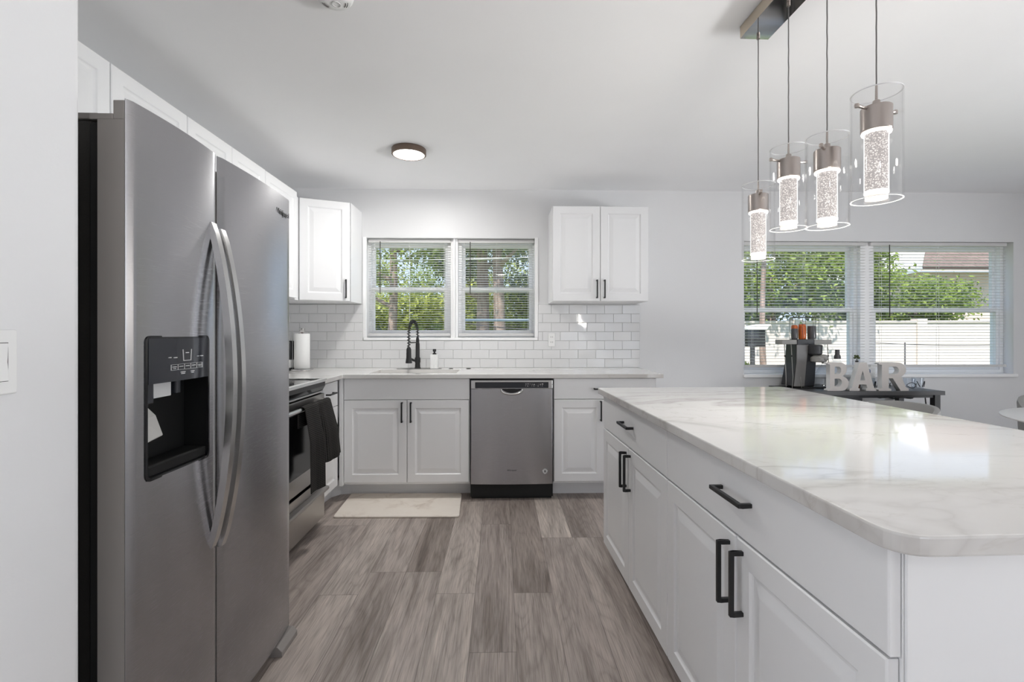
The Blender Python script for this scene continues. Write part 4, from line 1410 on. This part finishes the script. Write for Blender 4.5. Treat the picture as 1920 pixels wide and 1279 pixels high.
# pendant fixture: canopy and four glass pendants
PX = 1.03
t = thing('pendant_canopy', 'long mirrored ceiling canopy from which four pendants hang', 'light canopy', (PX - 0.005, 1.53, CEIL), 0.028)
MB().box(-0.058, 0.058, -0.375, 0.375, -0.047, -0.001).build('housing', 'brass', t, bevel=0.001)
MB().box(-0.0575, 0.0575, -0.3745, 0.3745, -0.0485, -0.0472).build('bottom_plate', 'chrome', t)
PEND = [(1.884, 1.797, 1.500, 'pendant light nearest the wide back window, lowest of the four'),
        (1.692, 1.868, 1.580, 'second pendant light counting from the back window end'),
        (1.497, 1.828, 1.545, 'third pendant light counting from the back window end'),
        (1.304, 1.872, 1.575, 'pendant light farthest from the back window, largest and highest of the four')]
def pendant(y, zt, zb, label, ang):
    x = PX - 0.028 * (y - 1.53)
    t = thing('pendant_light', label, 'pendant light', (x, y, zb), 0.0, 'glass pendants over the island')
    h = zt - zb
    R = 0.0600
    s_ = MB().use('glass')
    s_.lathe([(R, 0.0015), (R, h - 0.0015)], (0, 0, 0), 48, False, False)
    s_.use('rim')
    s_.lathe([(R, 0.0015), (R + 0.0004, 0.0), (R - 0.003, 0.0), (R - 0.0028, 0.0018)], (0, 0, 0), 48, False, False)
    s_.lathe([(R, h - 0.0015), (R + 0.0004, h), (R - 0.003, h), (R - 0.0028, h - 0.0018)], (0, 0, 0), 48, False, False)
    s_.use('glass')
    s_.lathe([(R - 0.0028, 0.0018), (R - 0.0028, h - 0.0018)], (0, 0, 0), 48, False, False)
    s_.build('glass_shade', None, t, smooth=True, auto=40, fix=False)
    zc = h - 0.04          # top of the metal cap
    MB().lathe([(0.0355, zc - 0.066), (0.037, zc - 0.064), (0.037, zc - 0.002), (0.0355, zc), (0.010, zc), (0.009, zc + 0.018), (0.0035, zc + 0.022), (0.003, zc + 0.06)], (0, 0, 0), 32).build('socket_cap', 'nickel', t, smooth=True, auto=35)
    c_, s2 = math.cos(ang), math.sin(ang)
    for sg in (-1, 1):
        b_ = MB()
        b_.tube([(sg * c_ * 0.03, sg * s2 * 0.03, zc - 0.006), (sg * c_ * 0.05, sg * s2 * 0.05, zc - 0.006), (sg * c_ * 0.069, sg * s2 * 0.069, zc - 0.004)], [0.005, 0.004, 0.005], 8)
        b_.lathe([(0.0, -0.005), (0.0055, -0.005), (0.0065, 0.0), (0.0055, 0.005), (0.0, 0.005)], (sg * c_ * 0.070, sg * s2 * 0.070, zc - 0.004), 12, False, False)
        b_.build('support_bar', 'nickel', t, smooth=True, auto=40)
    MB().lathe([(0.0, zc - 0.0665), (0.034, zc - 0.0665), (0.0355, zc - 0.070), (0.034, zc - 0.074), (0.0, zc - 0.074)], (0, 0, 0), 32, False, False).build('lit_ring', 'led', t, smooth=True, auto=50)
    zr0 = 0.018
    MB().lathe([(0.0285, zr0 + 0.008), (0.0285, zc - 0.072)], (0, 0, 0), 32).build('bubble_rod', 'bubble', t, smooth=True, auto=40)
    MB().lathe([(0.0285, zr0), (0.0288, zr0 + 0.003), (0.0285, zr0 + 0.008)], (0, 0, 0), 32).build('rod_foot', 'led', t, smooth=True, auto=40)
    MB().lathe([(0.026, 0.003), (0.026, zr0 - 0.001)], (0, 0, 0), 28).build('end_cap', 'ledbase', t, smooth=True, auto=40)
    ztop = CEIL - 0.049 - zb
    pts = [(0.0003 * math.sin(k * 2.1), 0.0003 * math.cos(k * 1.7), zc + 0.055 + (ztop - zc - 0.055) * k / 24) for k in range(25)]
    pts[-1] = (0, 0, ztop)
    MB().tube(pts, 0.0019, 6).build('cord', 'cord', t, smooth=True)
    MB().lathe([(0.006, ztop - 0.012), (0.006, ztop)], (0, 0, 0), 12).build('cord_grip', 'nickel', t, smooth=True, auto=40)
    lt = bpy.data.lights.new('pendant_glow', 'POINT')
    lt.energy = 1.8
    lt.shadow_soft_size = 0.02
    lt.color = (1, 0.95, 0.88)
    lo = bpy.data.objects.new('pendant_glow', lt)
    COL.objects.link(lo)
    lo.location = (x, y, zb - 0.16)
    return t
for (y, zt, zb, lb), an in zip(PEND, (1.2, 0.15, 0.75, 0.25)):
    pendant(y, zt, zb, lb, an)

# ------------------------------------------------------------------ bar table and what stands on it
BT = 0.757
t = thing('console_table', 'narrow charcoal bar table against the wall below the wide window', 'table', (2.305, 3.665, 0))
LW, LD = 1.155, 0.425
MB().box(0, LW, 0, LD, BT - 0.032, BT).build('tabletop', 'table_dark', t, bevel=0.002)
for a, b in ((0.02, 0.02), (LW - 0.065, 0.02), (0.02, LD - 0.065), (LW - 0.065, LD - 0.065)):
    MB().box(a, a + 0.045, b, b + 0.045, 0, BT - 0.032).build('leg', 'espresso', t, bevel=0.001)
MB().box(0.065, LW - 0.065, 0.03, 0.05, BT - 0.055, BT - 0.032).build('apron', 'espresso', t)
MB().box(0.065, 0.52, 0.03, LD - 0.03, 0.34, BT - 0.056).build('cabinet_box', 'espresso', t, bevel=0.001)
MB().box(0.065, LW - 0.065, 0.03, LD - 0.03, 0.16, 0.185).build('lower_shelf', 'espresso', t, bevel=0.001)
t = None
# hanging cable under the table
pts = []
for i in range(41):
    s_ = i / 40
    pts.append((2.99 + 0.42 * s_, 3.80 + 0.01 * math.sin(s_ * 40), BT - 0.052 - 0.012 * abs(math.sin(s_ * 11)) - 0.012 * math.sin(s_ * PI)))
pts += [(3.42, 3.80, BT - 0.06), (3.445, 3.82, BT - 0.12), (3.455, 3.84, BT - 0.25), (3.46, 3.86, 0.004)]
tag(MB().tube(pts, 0.005, 6).build('power_cable', 'black', smooth=True), 'tangled black cable hanging under the bar table', 'cable')

def machine():
    t = thing('drink_machine', 'black slanted drink machine with a grey top bar on the bar table', 'drink machine', (2.492, 3.97, BT))
    t.scale = (1.035, 1.035, 1.035)
    MB().box(-0.02, 0.26, -0.10, 0.125, 0.0003, 0.012).build('base_tray', 'espresso', t, bevel=0.003)
    b = MB()
    b.loft([[(-0.088, -0.07, 0.0125), (0.085, -0.07, 0.0125), (0.085, 0.10, 0.0125), (-0.088, 0.10, 0.0125)], [(-0.060, -0.06, 0.20), (0.105, -0.06, 0.20), (0.105, 0.09, 0.20), (-0.060, 0.09, 0.20)],
            [(-0.058, -0.058, 0.346), (0.115, -0.058, 0.346), (0.115, 0.08, 0.346), (-0.058, 0.08, 0.346)]])
    b.build('column', 'char', t, bevel=0.006)
    MB().loft([[(-0.086, -0.076, 0.014), (0.0, -0.076, 0.014), (0.0, -0.069, 0.014), (-0.086, -0.069, 0.014)], [(-0.058, -0.068, 0.20), (0.022, -0.068, 0.20), (0.022, -0.061, 0.20), (-0.058, -0.061, 0.20)],
               [(-0.056, -0.066, 0.344), (0.040, -0.066, 0.344), (0.040, -0.059, 0.344), (-0.056, -0.059, 0.344)]]).build('front_panel', 'machine_panel', t, bevel=0.002)
    MB().lathe([(0.040, 0.262), (0.050, 0.275), (0.052, 0.338), (0.045, 0.345)], (0.085, -0.075, 0), 28).build('brew_head', 'char', t, smooth=True, auto=35)
    MB().lathe([(0.046, 0.208), (0.056, 0.214), (0.057, 0.240), (0.050, 0.250), (0.030, 0.262)], (0.100, -0.095, 0), 28).build('dispensing_cup', 'grey_pl', t, smooth=True, auto=35)
    MB().box(-0.165, 0.238, -0.05, 0.05, 0.347, 0.384).build('top_bar', 'grey_pl', t, bevel=0.004)
    MB().box(-0.045, 0.095, -0.056, 0.056, 0.342, 0.388).build('bar_hub', 'char', t, bevel=0.004)
    for rx, bx in ((-0.145, -0.155), (-0.09, -0.105), (-0.030, -0.028), (0.205, 0.205)):
        MB().tube([(rx, -0.046, 0.348), (rx, -0.07, 0.09), (bx, -0.085, 0.0006)], 0.0030, 6).build('support_rod', 'grey_pl', t, smooth=True)
        MB().lathe([(0.0, -0.007), (0.006, -0.005), (0.006, 0.005), (0.0, 0.007)], (rx, -0.0546, 0.255), 10, False, False).build('rod_stop', 'black', t, smooth=True)
    MB().tube([(0.115 * math.cos(2 * PI * i / 24) + 0.045, 0.052 * math.sin(2 * PI * i / 24), 0.565) for i in range(24)], 0.0022, 5, closed=True).build('rack_ring', 'black', t)
    for i in range(8):
        a = 2 * PI * (i + 0.5) / 8
        x_, y_ = 0.115 * math.cos(a) + 0.045, 0.052 * math.sin(a)
        MB().tube([(x_, y_, 0.384), (x_, y_, 0.565)], 0.0014, 5).build('rack_wire', 'black', t)
    return t
machine()
def cup(name, label, x, m_body, lid=None, z=BT + 0.3725, r=0.026, h=0.105, y=3.97):
    t = thing(name, label, 'cup', (x, y, z))
    MB().lathe([(r * 0.9, 0), (r, 0.01), (r * 1.02, h * 0.8), (r * 0.98, h)], (0, 0, 0), 24).build('body', m_body, t, smooth=True, auto=35)
    if lid:
        MB().lathe([(r * 0.98, h), (r, h + 0.004), (r * 0.9, h + 0.026), (r * 0.5, h + 0.03)], (0, 0, 0), 24).build('lid', lid, t, smooth=True, auto=35)
    return t
cup('capsule_cup', 'dark cup with an orange top on the drink machine bar', 2.457, 'smoke', 'amber', BT + 0.4023, 0.025, 0.088)
cup('capsule_cup', 'bright orange ribbed bottle in the middle of the drink machine bar', 2.522, 'amber', 'amber', BT + 0.4023, 0.029, 0.096)
cup('capsule_cup', 'plain dark grey cup on the drink machine bar beside the orange bottle', 2.603, 'smoke', None, BT + 0.4023, 0.032, 0.110)

def decanter(label, x, y, prof, stop_m, stop_prof, cat='bottle'):
    t = thing('glass_bottle', label, cat, (x, y, BT))
    MB().lathe(prof, (0, 0, 0), 28, True, False).build('body', 'bottle', t, smooth=True, auto=50)
    MB().lathe(stop_prof, (0, 0, 0), 20).build('stopper', stop_m, t, smooth=True, auto=40)
    return t
decanter('clear glass decanter with round grey stopper beside the drink machine', 2.615, 3.84, [(0.058, 0.001), (0.062, 0.01), (0.060, 0.12), (0.035, 0.17), (0.016, 0.19), (0.016, 0.215)], 'grey_pl', [(0.012, 0.205), (0.014, 0.222), (0.030, 0.235), (0.034, 0.255), (0.028, 0.272), (0.012, 0.278)])
decanter('tall clear bottle with a dark cap standing behind the letter B', 2.80, 3.94, [(0.045, 0.001), (0.048, 0.01), (0.048, 0.17), (0.030, 0.215), (0.019, 0.235), (0.018, 0.25)], 'smoke', [(0.026, 0.238), (0.024, 0.262), (0.017, 0.275), (0.017, 0.315)])
t = thing('bud_vase', 'slim vase with a small green sprig behind the letter A', 'vase', (2.935, 3.90, BT))
MB().lathe([(0.022, 0), (0.026, 0.02), (0.012, 0.12), (0.010, 0.21), (0.013, 0.225)], (0, 0, 0), 20).build('body', 'smoke', t, smooth=True, auto=50)
m = MB()
for k in range(7):
    a = k * 0.9
    m.lathe([(0.002, -0.006), (0.010, 0.0), (0.008, 0.008), (0.001, 0.012)], (0.014 * math.cos(a), 0.014 * math.sin(a), 0.245 + 0.008 * (k % 3)), 8)
m.tube([(0, 0, 0.20), (0.001, 0, 0.245)], 0.003, 6)
m.build('sprig', 'green', t, smooth=True)
tag(MB().box(2.845, 2.885, 3.80, 3.83, BT + 0.0003, BT + 0.125).build('brown_box', 'brown', bevel=0.002), 'narrow brown box showing between the letters B and A', 'box')
t = thing('printed_card', 'white printed card with blue marks behind the letters A and R', 'card', (3.04, 3.93, BT))
MB().box(-0.075, 0.075, 0, 0.004, 0.0003, 0.17).build('sheet', 'paper', t)
MB().box(-0.04, -0.03, -0.001, 0.0, 0.12, 0.15).box(-0.01, 0.03, -0.001, 0.0, 0.12, 0.124).box(-0.01, 0.03, -0.001, 0.0, 0.146, 0.15).box(0.025, 0.032, -0.001, 0.0, 0.124, 0.146).build('print', 'blue', t)

def letter(name, label, loops, loc, th=0.045, sx=1.0):
    cu = bpy.data.curves.new(name, 'CURVE')
    cu.dimensions = '2D'
    cu.fill_mode = 'BOTH'
    cu.extrude = th / 2
    for lp in loops:
        sp_ = cu.splines.new('POLY')
        sp_.points.add(len(lp) - 1)
        for p, q in zip(sp_.points, lp):
            p.co = (q[0] * sx, q[1], 0, 1)
        sp_.use_cyclic_u = True
    tmp = bpy.data.objects.new(name + '_src', cu)
    COL.objects.link(tmp)
    dg = bpy.context.evaluated_depsgraph_get()
    me = bpy.data.meshes.new_from_object(tmp.evaluated_get(dg))
    COL.objects.unlink(tmp)
    bpy.data.objects.remove(tmp)
    me.materials.clear()
    me.materials.append(M['letter'])
    me.materials.append(M['letter_edge'])
    for p in me.polygons:
        if abs(p.normal.z) < 0.5:
            p.material_index = 1
    o = bpy.data.objects.new(name, me)
    COL.objects.link(o)
    o.rotation_euler = (PI / 2, 0, 0)
    o.location = loc
    return tag(o, label, 'letter')
def arc(cx, cy, rx, ry, a0, a1, k=12):
    return [(cx + rx * math.cos(a0 + (a1 - a0) * i / k), cy + ry * math.sin(a0 + (a1 - a0) * i / k)) for i in range(k + 1)]
HB = 0.222
Bo = [(0.0, 0.0), (0.0, 0.012), (0.018, 0.016), (0.018, HB - 0.016), (0.0, HB - 0.012), (0.0, HB), (0.10, HB)] + arc(0.10, 0.168, 0.052, HB - 0.168, PI / 2, -PI / 2 * 0.85) + arc(0.105, 0.058, 0.062, 0.058, PI / 2 * 0.9, -PI / 2) + [(0.10, 0.0)]
Bi1 = [(0.055, 0.132), (0.055, 0.19)] + arc(0.085, 0.161, 0.022, 0.029, PI / 2, -PI / 2)
Bi2 = [(0.055, 0.035), (0.055, 0.096)] + arc(0.088, 0.0655, 0.026, 0.0305, PI / 2, -PI / 2)
letter('letter_b', 'whitewashed wooden letter B standing first on the bar table', [Bo, Bi1, Bi2], (2.548, 3.715, BT + 0.0003))
Ao = [(0.0, 0.0), (0.0, 0.018), (0.016, 0.022), (0.078, HB), (0.136, HB), (0.196, 0.022), (0.212, 0.018), (0.212, 0.0), (0.13, 0.0), (0.13, 0.018), (0.142, 0.022), (0.133, 0.05), (0.076, 0.05), (0.068, 0.022), (0.08, 0.018), (0.08, 0.0)]
Ai = [(0.084, 0.082), (0.104, 0.158), (0.125, 0.082)]
letter('letter_a', 'whitewashed wooden letter A in the middle of the three', [Ao, Ai], (2.722, 3.715, BT + 0.0003))
Ro = [(0.0, 0.0), (0.0, 0.016), (0.02, 0.02), (0.02, HB - 0.018), (0.0, HB - 0.014), (0.0, HB), (0.12, HB)] + arc(0.125, 0.163, 0.062, HB - 0.163, PI / 2, -PI / 2 * 0.7) + [(0.185, 0.03), (0.205, 0.016), (0.205, 0.0), (0.15, 0.0), (0.095, 0.098), (0.068, 0.098), (0.068, 0.02), (0.085, 0.016), (0.085, 0.0)]
Ri = [(0.068, 0.13), (0.068, 0.19)] + arc(0.108, 0.16, 0.030, 0.030, PI / 2, -PI / 2)
letter('letter_r', 'whitewashed wooden letter R standing beside the glass tumblers', [Ro, Ri], (2.955, 3.715, BT + 0.0003), sx=1.16)

def tumbler(label, x, y, kind):
    t = thing('glass_tumbler', label, 'glass', (x, y, BT), 0, 'painted tumblers on the bar table')
    h, r = 0.088, 0.042
    MB().lathe([(r * 0.86, 0.0005), (r * 0.88, 0.004), (r, h), (r - 0.003, h), (r * 0.82, 0.01), (0.0, 0.01)], (0, 0, 0), 28, True, False).build('bowl', 'bottle', t, smooth=True, auto=50)
    P = MB()
    rr = r + 0.001
    def on(a, z):
        return (rr * math.cos(a), rr * math.sin(a), z)
    if kind == 'fish':
        for sg in (1, -1):
            P.tube([on(-2.7 + 2.1 * k / 16, 0.035 + sg * 0.022 * math.sin(PI * k / 16 * 1.25)) for k in range(17)], 0.0022, 6)
    else:
        for sg in (-1, 0, 1):
            P.tube([on(-1.6 + sg * 0.35 + 0.5 * k / 6 * (1 if sg >= 0 else -1), 0.018 + 0.045 * k / 6) for k in range(7)], 0.0028, 6)
    P.build('painted_drawing', 'black', t, smooth=True)
    return t
tumbler('glass tumbler with black leaf drawing showing between the letters A and R', 2.985, 3.83, 'leaf')
tumbler('glass tumbler with black fish outline half behind the letter R', 3.12, 3.85, 'fish')
tumbler('glass tumbler with a large black fish outline nearest the letter R', 3.29, 3.80, 'fish')
tumbler('glass tumbler with black leaf drawing at the table end', 3.395, 3.84, 'leaf')

# ------------------------------------------------------------------ dining chairs and table
def barrel_chair(label, loc, rot):
    t = thing('dining_chair', label, 'chair', loc, rot)
    # faces local -y; curved back wraps round the rear
    rings = []
    N = 24
    a0, a1 = math.radians(-20), math.radians(200)
    for i in range(N + 1):
        s_ = i / N
        a = a0 + (a1 - a0) * s_
        k = abs(2 * s_ - 1)
        top = 0.797 - 0.13 * k ** 3.2
        r0, r1 = 0.245, 0.218
        bot = 0.40
        c_, s2 = math.cos(a), math.sin(a)
        rings.append([(r0 * c_, r0 * s2, bot), (r0 * 1.05 * c_, r0 * 1.05 * s2, top - 0.02), (r0 * 1.03 * c_, r0 * 1.03 * s2, top), (r1 * 1.05 * c_, r1 * 1.05 * s2, top), (r1 * 1.03 * c_, r1 * 1.03 * s2, top - 0.02), (r1 * c_, r1 * s2, bot)])
    MB().loft(rings).build('backrest', 'grey_fabric', t, smooth=True, auto=50)
    MB().lathe([(0.20, 0.38), (0.214, 0.395), (0.214, 0.455), (0.20, 0.47), (0.0, 0.475)], (0, 0, 0), 32, True, False).build('seat', 'grey_fabric', t, smooth=True, auto=40)
    for sx in (-1, 1):
        for sy in (-1, 1):
            MB().tube([(sx * 0.14, sy * 0.14, 0.385), (sx * 0.20, sy * 0.20, 0.0)], [0.016, 0.010], 10).build('leg', 'black', t, smooth=True)
    return t
barrel_chair('grey curved-back chair right behind the island countertop, facing the island', (2.215, 2.745, 0), math.radians(-83))
barrel_chair('grey curved-back dining chair on the window side of the white table', (3.58, 2.91, 0), math.radians(-24))
t = thing('dining_table', 'round white dining table with a tapered edge beyond the island', 'table', (3.30, 2.30, 0))
MB().lathe([(0.0, 0.752), (0.585, 0.752), (0.592, 0.748), (0.590, 0.742), (0.45, 0.705), (0.15, 0.70), (0.0, 0.70)], (0, 0, 0), 64, False, False).build('tabletop', 'table_white', t, smooth=True, auto=30)
MB().lathe([(0.30, 0.0), (0.29, 0.02), (0.08, 0.06), (0.05, 0.2), (0.05, 0.6), (0.13, 0.702)], (0, 0, 0), 40).build('pedestal', 'table_white', t, smooth=True, auto=40)

# ------------------------------------------------------------------ outdoors
GZ = -0.15
struct(MB().box(-45, 45, WB + 0.2, 70, GZ - 0.3, GZ).build('ground', 'grass'))
struct(MB().box(-45, 45, -45, ROOM_Y0 - 0.15, GZ - 0.3, GZ).build('ground_patio', 'patio'))
struct(MB().box(-45, HALL_X0 - 0.15, ROOM_Y0 - 0.15, WB + 0.2, GZ - 0.3, GZ).build('ground_yard', 'patio'))
struct(MB().box(ROOM_X1 + 0.15, 45, ROOM_Y0 - 0.15, WB + 0.2, GZ - 0.3, GZ).build('ground_side', 'patio'))

def leaves(n_cl, per, rad, size, seed, squash=1.0, shell=0.35):
    R_ = random.Random(seed)
    verts, faces = [], []
    for _ in range(n_cl):
        while True:
            d = Vector((R_.uniform(-1, 1), R_.uniform(-1, 1), R_.uniform(-1, 1)))
            if 0.05 < d.length < 1:
                break
        d.normalize()
        rr = shell + (1 - shell) * R_.random() ** 0.5
        c = Vector((d.x * rad[0] * rr, d.y * rad[1] * rr, d.z * rad[2] * rr))
        cs = R_.uniform(0.12, 0.24) * (rad[0] + rad[2]) / 2
        for _k in range(per):
            p = c + Vector((R_.gauss(0, cs), R_.gauss(0, cs), R_.gauss(0, cs * 0.7)))
            s_ = size * R_.uniform(0.6, 1.3)
            nrm = Vector((R_.gauss(0, 0.8), R_.gauss(0, 0.8) - 0.5, R_.gauss(0, 0.7) + 0.8)).normalized()
            a = nrm.orthogonal().normalized()
            a = (Matrix.Rotation(R_.uniform(0, 2 * PI), 3, nrm) @ a)
            b = nrm.cross(a)
            i = len(verts)
            verts += [tuple(p - a * s_), tuple(p + b * s_ * 0.42 - a * s_ * 0.1), tuple(p + a * s_), tuple(p - b * s_ * 0.42 - a * s_ * 0.1)]
            faces.append((i, i + 1, i + 2, i + 3))
    return verts, faces

def foliage(name, m_, parent, geo, loc):
    me = bpy.data.meshes.new(name)
    me.from_pydata(geo[0], [], geo[1])
    me.materials.append(M[m_])
    o = bpy.data.objects.new(name, me)
    COL.objects.link(o)
    o.parent = parent
    o.location = loc
    return o

def tree(label, x, y, trunk_r, crown_z, rad, m_, seed, n_cl=70, per=150, size=0.075, lean=0.0, branches=3, group=None, cy_off=0.0, cx_off=0.0):
    t = thing('garden_tree', label, 'tree', (x, y, GZ), 0, group)
    R_ = random.Random(seed)
    top = crown_z - GZ
    pts = [(lean * s_ * top + 0.04 * math.sin(s_ * 5 + seed), 0.04 * math.cos(s_ * 4 + seed), top * s_) for s_ in [k / 8 for k in range(9)]]
    tr = MB().tube(pts, [trunk_r * (1.15 - 0.5 * k / 8) for k in range(9)], 12).build('trunk', 'bark', t, smooth=True)
    for k in range(branches):
        h = top * (0.45 + 0.45 * k / max(1, branches))
        a = R_.uniform(0, 2 * PI)
        L_ = min(rad[0], 1.2) * R_.uniform(0.6, 1.0)
        p0 = Vector((lean * h, 0, h))
        p1 = p0 + Vector((math.cos(a) * L_ * 0.5, math.sin(a) * L_ * 0.5, 0.25 * L_))
        p2 = p0 + Vector((math.cos(a) * L_, math.sin(a) * L_, 0.35 * L_ + R_.uniform(0, 0.4)))
        MB().tube([tuple(p0), tuple(p1), tuple(p2)], [trunk_r * 0.5, trunk_r * 0.35, trunk_r * 0.15], 8).build('branch', 'bark', t, smooth=True)
    foliage('crown', m_, t, leaves(n_cl, per, rad, size, seed), (lean * top + cx_off, cy_off, top))
    return t
# seen through the kitchen window
tree('tree with a leaning pale trunk outside the window above the faucet', -2.72, 12.0, 0.115, 4.3, (2.0, 1.6, 1.75), 'leaf_a', 11, 60, 170, 0.07, 0.0)
tree('thick-trunked tree outside, nearest the post between the two sink window panes', -0.52, 12.6, 0.17, 4.9, (1.8, 1.4, 1.6), 'leaf_c', 12, 55, 170, 0.07, 0.0)
tree('twin-looking second tree trunk outside, next to the wall cabinet side of the sink window', -0.08, 12.2, 0.15, 4.9, (1.9, 1.5, 1.7), 'leaf_a', 13, 55, 170, 0.07, 0.0)
tree('slim dark tree far outside near the middle of the sink window', -1.55, 17.0, 0.12, 4.6, (1.5, 1.5, 1.6), 'leaf_c', 14, 50, 170, 0.07)
tree('bluish green tree far outside at the wall cabinet side of the sink window', 1.15, 16.0, 0.12, 3.6, (1.3, 1.3, 1.9), 'leaf_c', 15, 55, 170, 0.07)
# seen through the dining window
tree('big rounded green tree outside behind the fence and the drink machine', 7.35, 12.9, 0.16, 2.75, (1.75, 1.4, 1.35), 'leaf_a', 21, 85, 170, 0.07)
tree('slender palm-like pinkish trunk outside at the end of the wide window', 5.15, 9.3, 0.055, 3.6, (0.7, 0.6, 0.5), 'leaf_c', 22, 16, 170, 0.07, 0.0, 0)
tree('green tree outside beside the brown roof, close to the window post', 9.5, 12.9, 0.14, 2.6, (1.0, 1.0, 1.35), 'leaf_a', 23, 50, 170, 0.07)
tree('low green tree outside in front of the brown roofed house', 11.6, 13.4, 0.12, 2.1, (1.6, 1.1, 0.85), 'leaf_a', 24, 50, 170, 0.07)
tree('bluish green tree peeking over the fence beside the slender trunk', 6.2, 15.0, 0.10, 2.4, (1.0, 1.0, 1.2), 'leaf_c', 25, 40, 170, 0.07)

def shrub(x, y, rx, rz, m_, seed, zc=None):
    t = thing('garden_shrub', 'sunlit leafy shrub at the back of the garden', 'shrub', (x, y, GZ), 0, 'shrubs at the back of the garden')
    MB().tube([(0, 0, 0), (0.03, 0, 0.5), (0, 0.03, rz)], [0.05, 0.04, 0.02], 8).build('stem', 'bark', t, smooth=True)
    foliage('foliage', m_, t, leaves(45, 150, (rx, 0.9, rz), 0.08, seed, shell=0.15), (0, 0, rz * 0.95))
for i, (x, y, rx, rz, mm) in enumerate([(-4.7, 15.0, 1.5, 1.5, 'leaf_b'), (-2.9, 16.0, 1.5, 1.4, 'leaf_b'), (-1.0, 16.4, 1.5, 1.5, 'leaf_b'), (0.8, 15.4, 1.5, 1.35, 'leaf_b'), (2.4, 16.5, 1.4, 1.6, 'leaf_a'),
                                        (-3.6, 13.4, 0.9, 0.75, 'leaf_c'), (-1.9, 13.6, 1.0, 0.75, 'leaf_a'), (-5.2, 19.0, 2.0, 2.4, 'leaf_b'), (-2.6, 20.0, 2.0, 2.2, 'leaf_a'), (0.0, 20.0, 2.0, 2.3, 'leaf_b'), (2.4, 20.0, 1.8, 2.4, 'leaf_c')]):
    shrub(x, y, rx, rz, mm, 60 + i)

t = thing('garden_shrub', 'yellow green low shrub outside around the foot of the dark post box', 'shrub', (4.85, 9.2, GZ))
MB().tube([(0, 0, 0), (0.02, 0, 0.3)], [0.03, 0.015], 8).build('stem', 'bark', t, smooth=True)
foliage('foliage', 'leaf_b', t, leaves(24, 110, (0.45, 0.3, 0.42), 0.06, 91, shell=0.1), (0, 0, 0.42))

# fence: a long pinkish white garden wall with a cap and piers
t = thing('garden_wall', 'long pinkish white garden wall outside across the wide window', 'garden wall', (4.6, 12.4, GZ), math.atan2(-0.9, 10.0))
MB().box(0, 12, 0, 0.15, 0, 1.62).build('panel_wall', 'fence', t)
MB().box(-0.02, 12.02, -0.03, 0.18, 1.62, 1.68).build('cap', 'fence', t, bevel=0.01)
for k in range(5):
    MB().box(k * 3.0 - 0.12, k * 3.0 + 0.12, -0.05, 0.2, 0, 1.72).build('pier', 'fence', t, bevel=0.01)

# neighbour's house with a hipped shingle roof
t = thing('neighbour_house', 'pink house with a brown shingle roof beyond the garden wall', 'house', (17.0, 19.0, GZ))
MB().box(0.7, 8, 0.9, 8, 0, 3.95).build('house_wall', 'stucco', t)
def roof_face(name, m_, pts):
    up = [(p[0], p[1], p[2] + 0.12) for p in pts]
    MB().loft([pts, up]).build(name, m_, t)
roof_face('front_roof', 'shingle', [(0.0, 0.0, 3.95), (9, 0.0, 3.95), (9, 4.6, 6.6), (4.5, 4.6, 6.6)])
roof_face('side_roof', 'soffit', [(0.0, 0.02, 3.95), (4.5, 4.62, 6.6), (4.5, 4.7, 6.6), (0.0, 8.5, 3.95)])
MB().box(0.0, 9.0, 0.02, 0.10, 3.88, 3.95).build('fascia', 'stucco', t)
MB().slab([2.0, 3.2], [1.0, 2.2], lambda u, v: True, 0.87, 0.91, 'y').build('house_window', 'pane', t)

# lantern-like dark box on a post, seen at the end of the wide window
t = thing('garden_post_box', 'dark box with a slanted pale roof on a post outside', 'post box', (4.55, 8.6, GZ))
MB().box(-0.03, 0.03, -0.03, 0.03, 0, 1.12).build('post', 'espresso', t)
MB().box(-0.16, 0.16, -0.14, 0.14, 1.12, 1.42).build('box', 'espresso', t, bevel=0.005)
MB().prism([(-0.18, 1.42), (0.16, 1.42), (0.24, 1.52), (0.16, 1.52), (-0.18, 1.46)], -0.18, 0.18, 'y').build('roof', 'soffit', t)

t = thing('clothes_line', 'thin grey clothes line with a post before the garden wall', 'clothes line', (7.88, 9.2, GZ))
MB().tube([(0, 0, 0), (0, 0, 1.18)], 0.012, 8).build('post', 'cable', t, smooth=True)
MB().tube([(-0.6 + 3.4 * k / 10, 0, 1.17 - 0.05 * math.sin(PI * k / 10)) for k in range(11)], 0.007, 6).build('line', 'cable', t, smooth=True)

t = thing('overhead_cable', 'pale overhead cable crossing the upper half of the sink window view', 'cable', (0, 9.0, GZ))
MB().tube([(-6 + 10 * k / 16, 0, 2.80 - 0.16 * math.sin(PI * k / 16) + 0.012 * k) for k in range(17)], 0.011, 6).build('wire', 'pale_cable', t, smooth=True)
for px_ in (-6, 4):
    MB().tube([(px_, 0, 0), (px_, 0, 3.1)], 0.07, 10).build('pole', 'bark', t, smooth=True)
t = thing('garden_rail', 'blue grey rail with a sagging black wire, low outside the sink window', 'rail', (-0.80, 8.0, GZ))
MB().tube([(0, 0, 1.575), (2.6, 0, 1.575)], 0.026, 8).build('top_rail', 'bluecable', t, smooth=True)
MB().tube([(0.03 + 2.5 * k / 10, 0.0, 1.545 - 0.035 * k + 0.0018 * k * k) for k in range(11)], 0.011, 6).build('wire', 'cable', t, smooth=True)
for px_ in (0.0, 2.6):
    MB().tube([(px_, 0, 0), (px_, 0, 1.6)], 0.03, 8).build('post', 'cable', t, smooth=True)
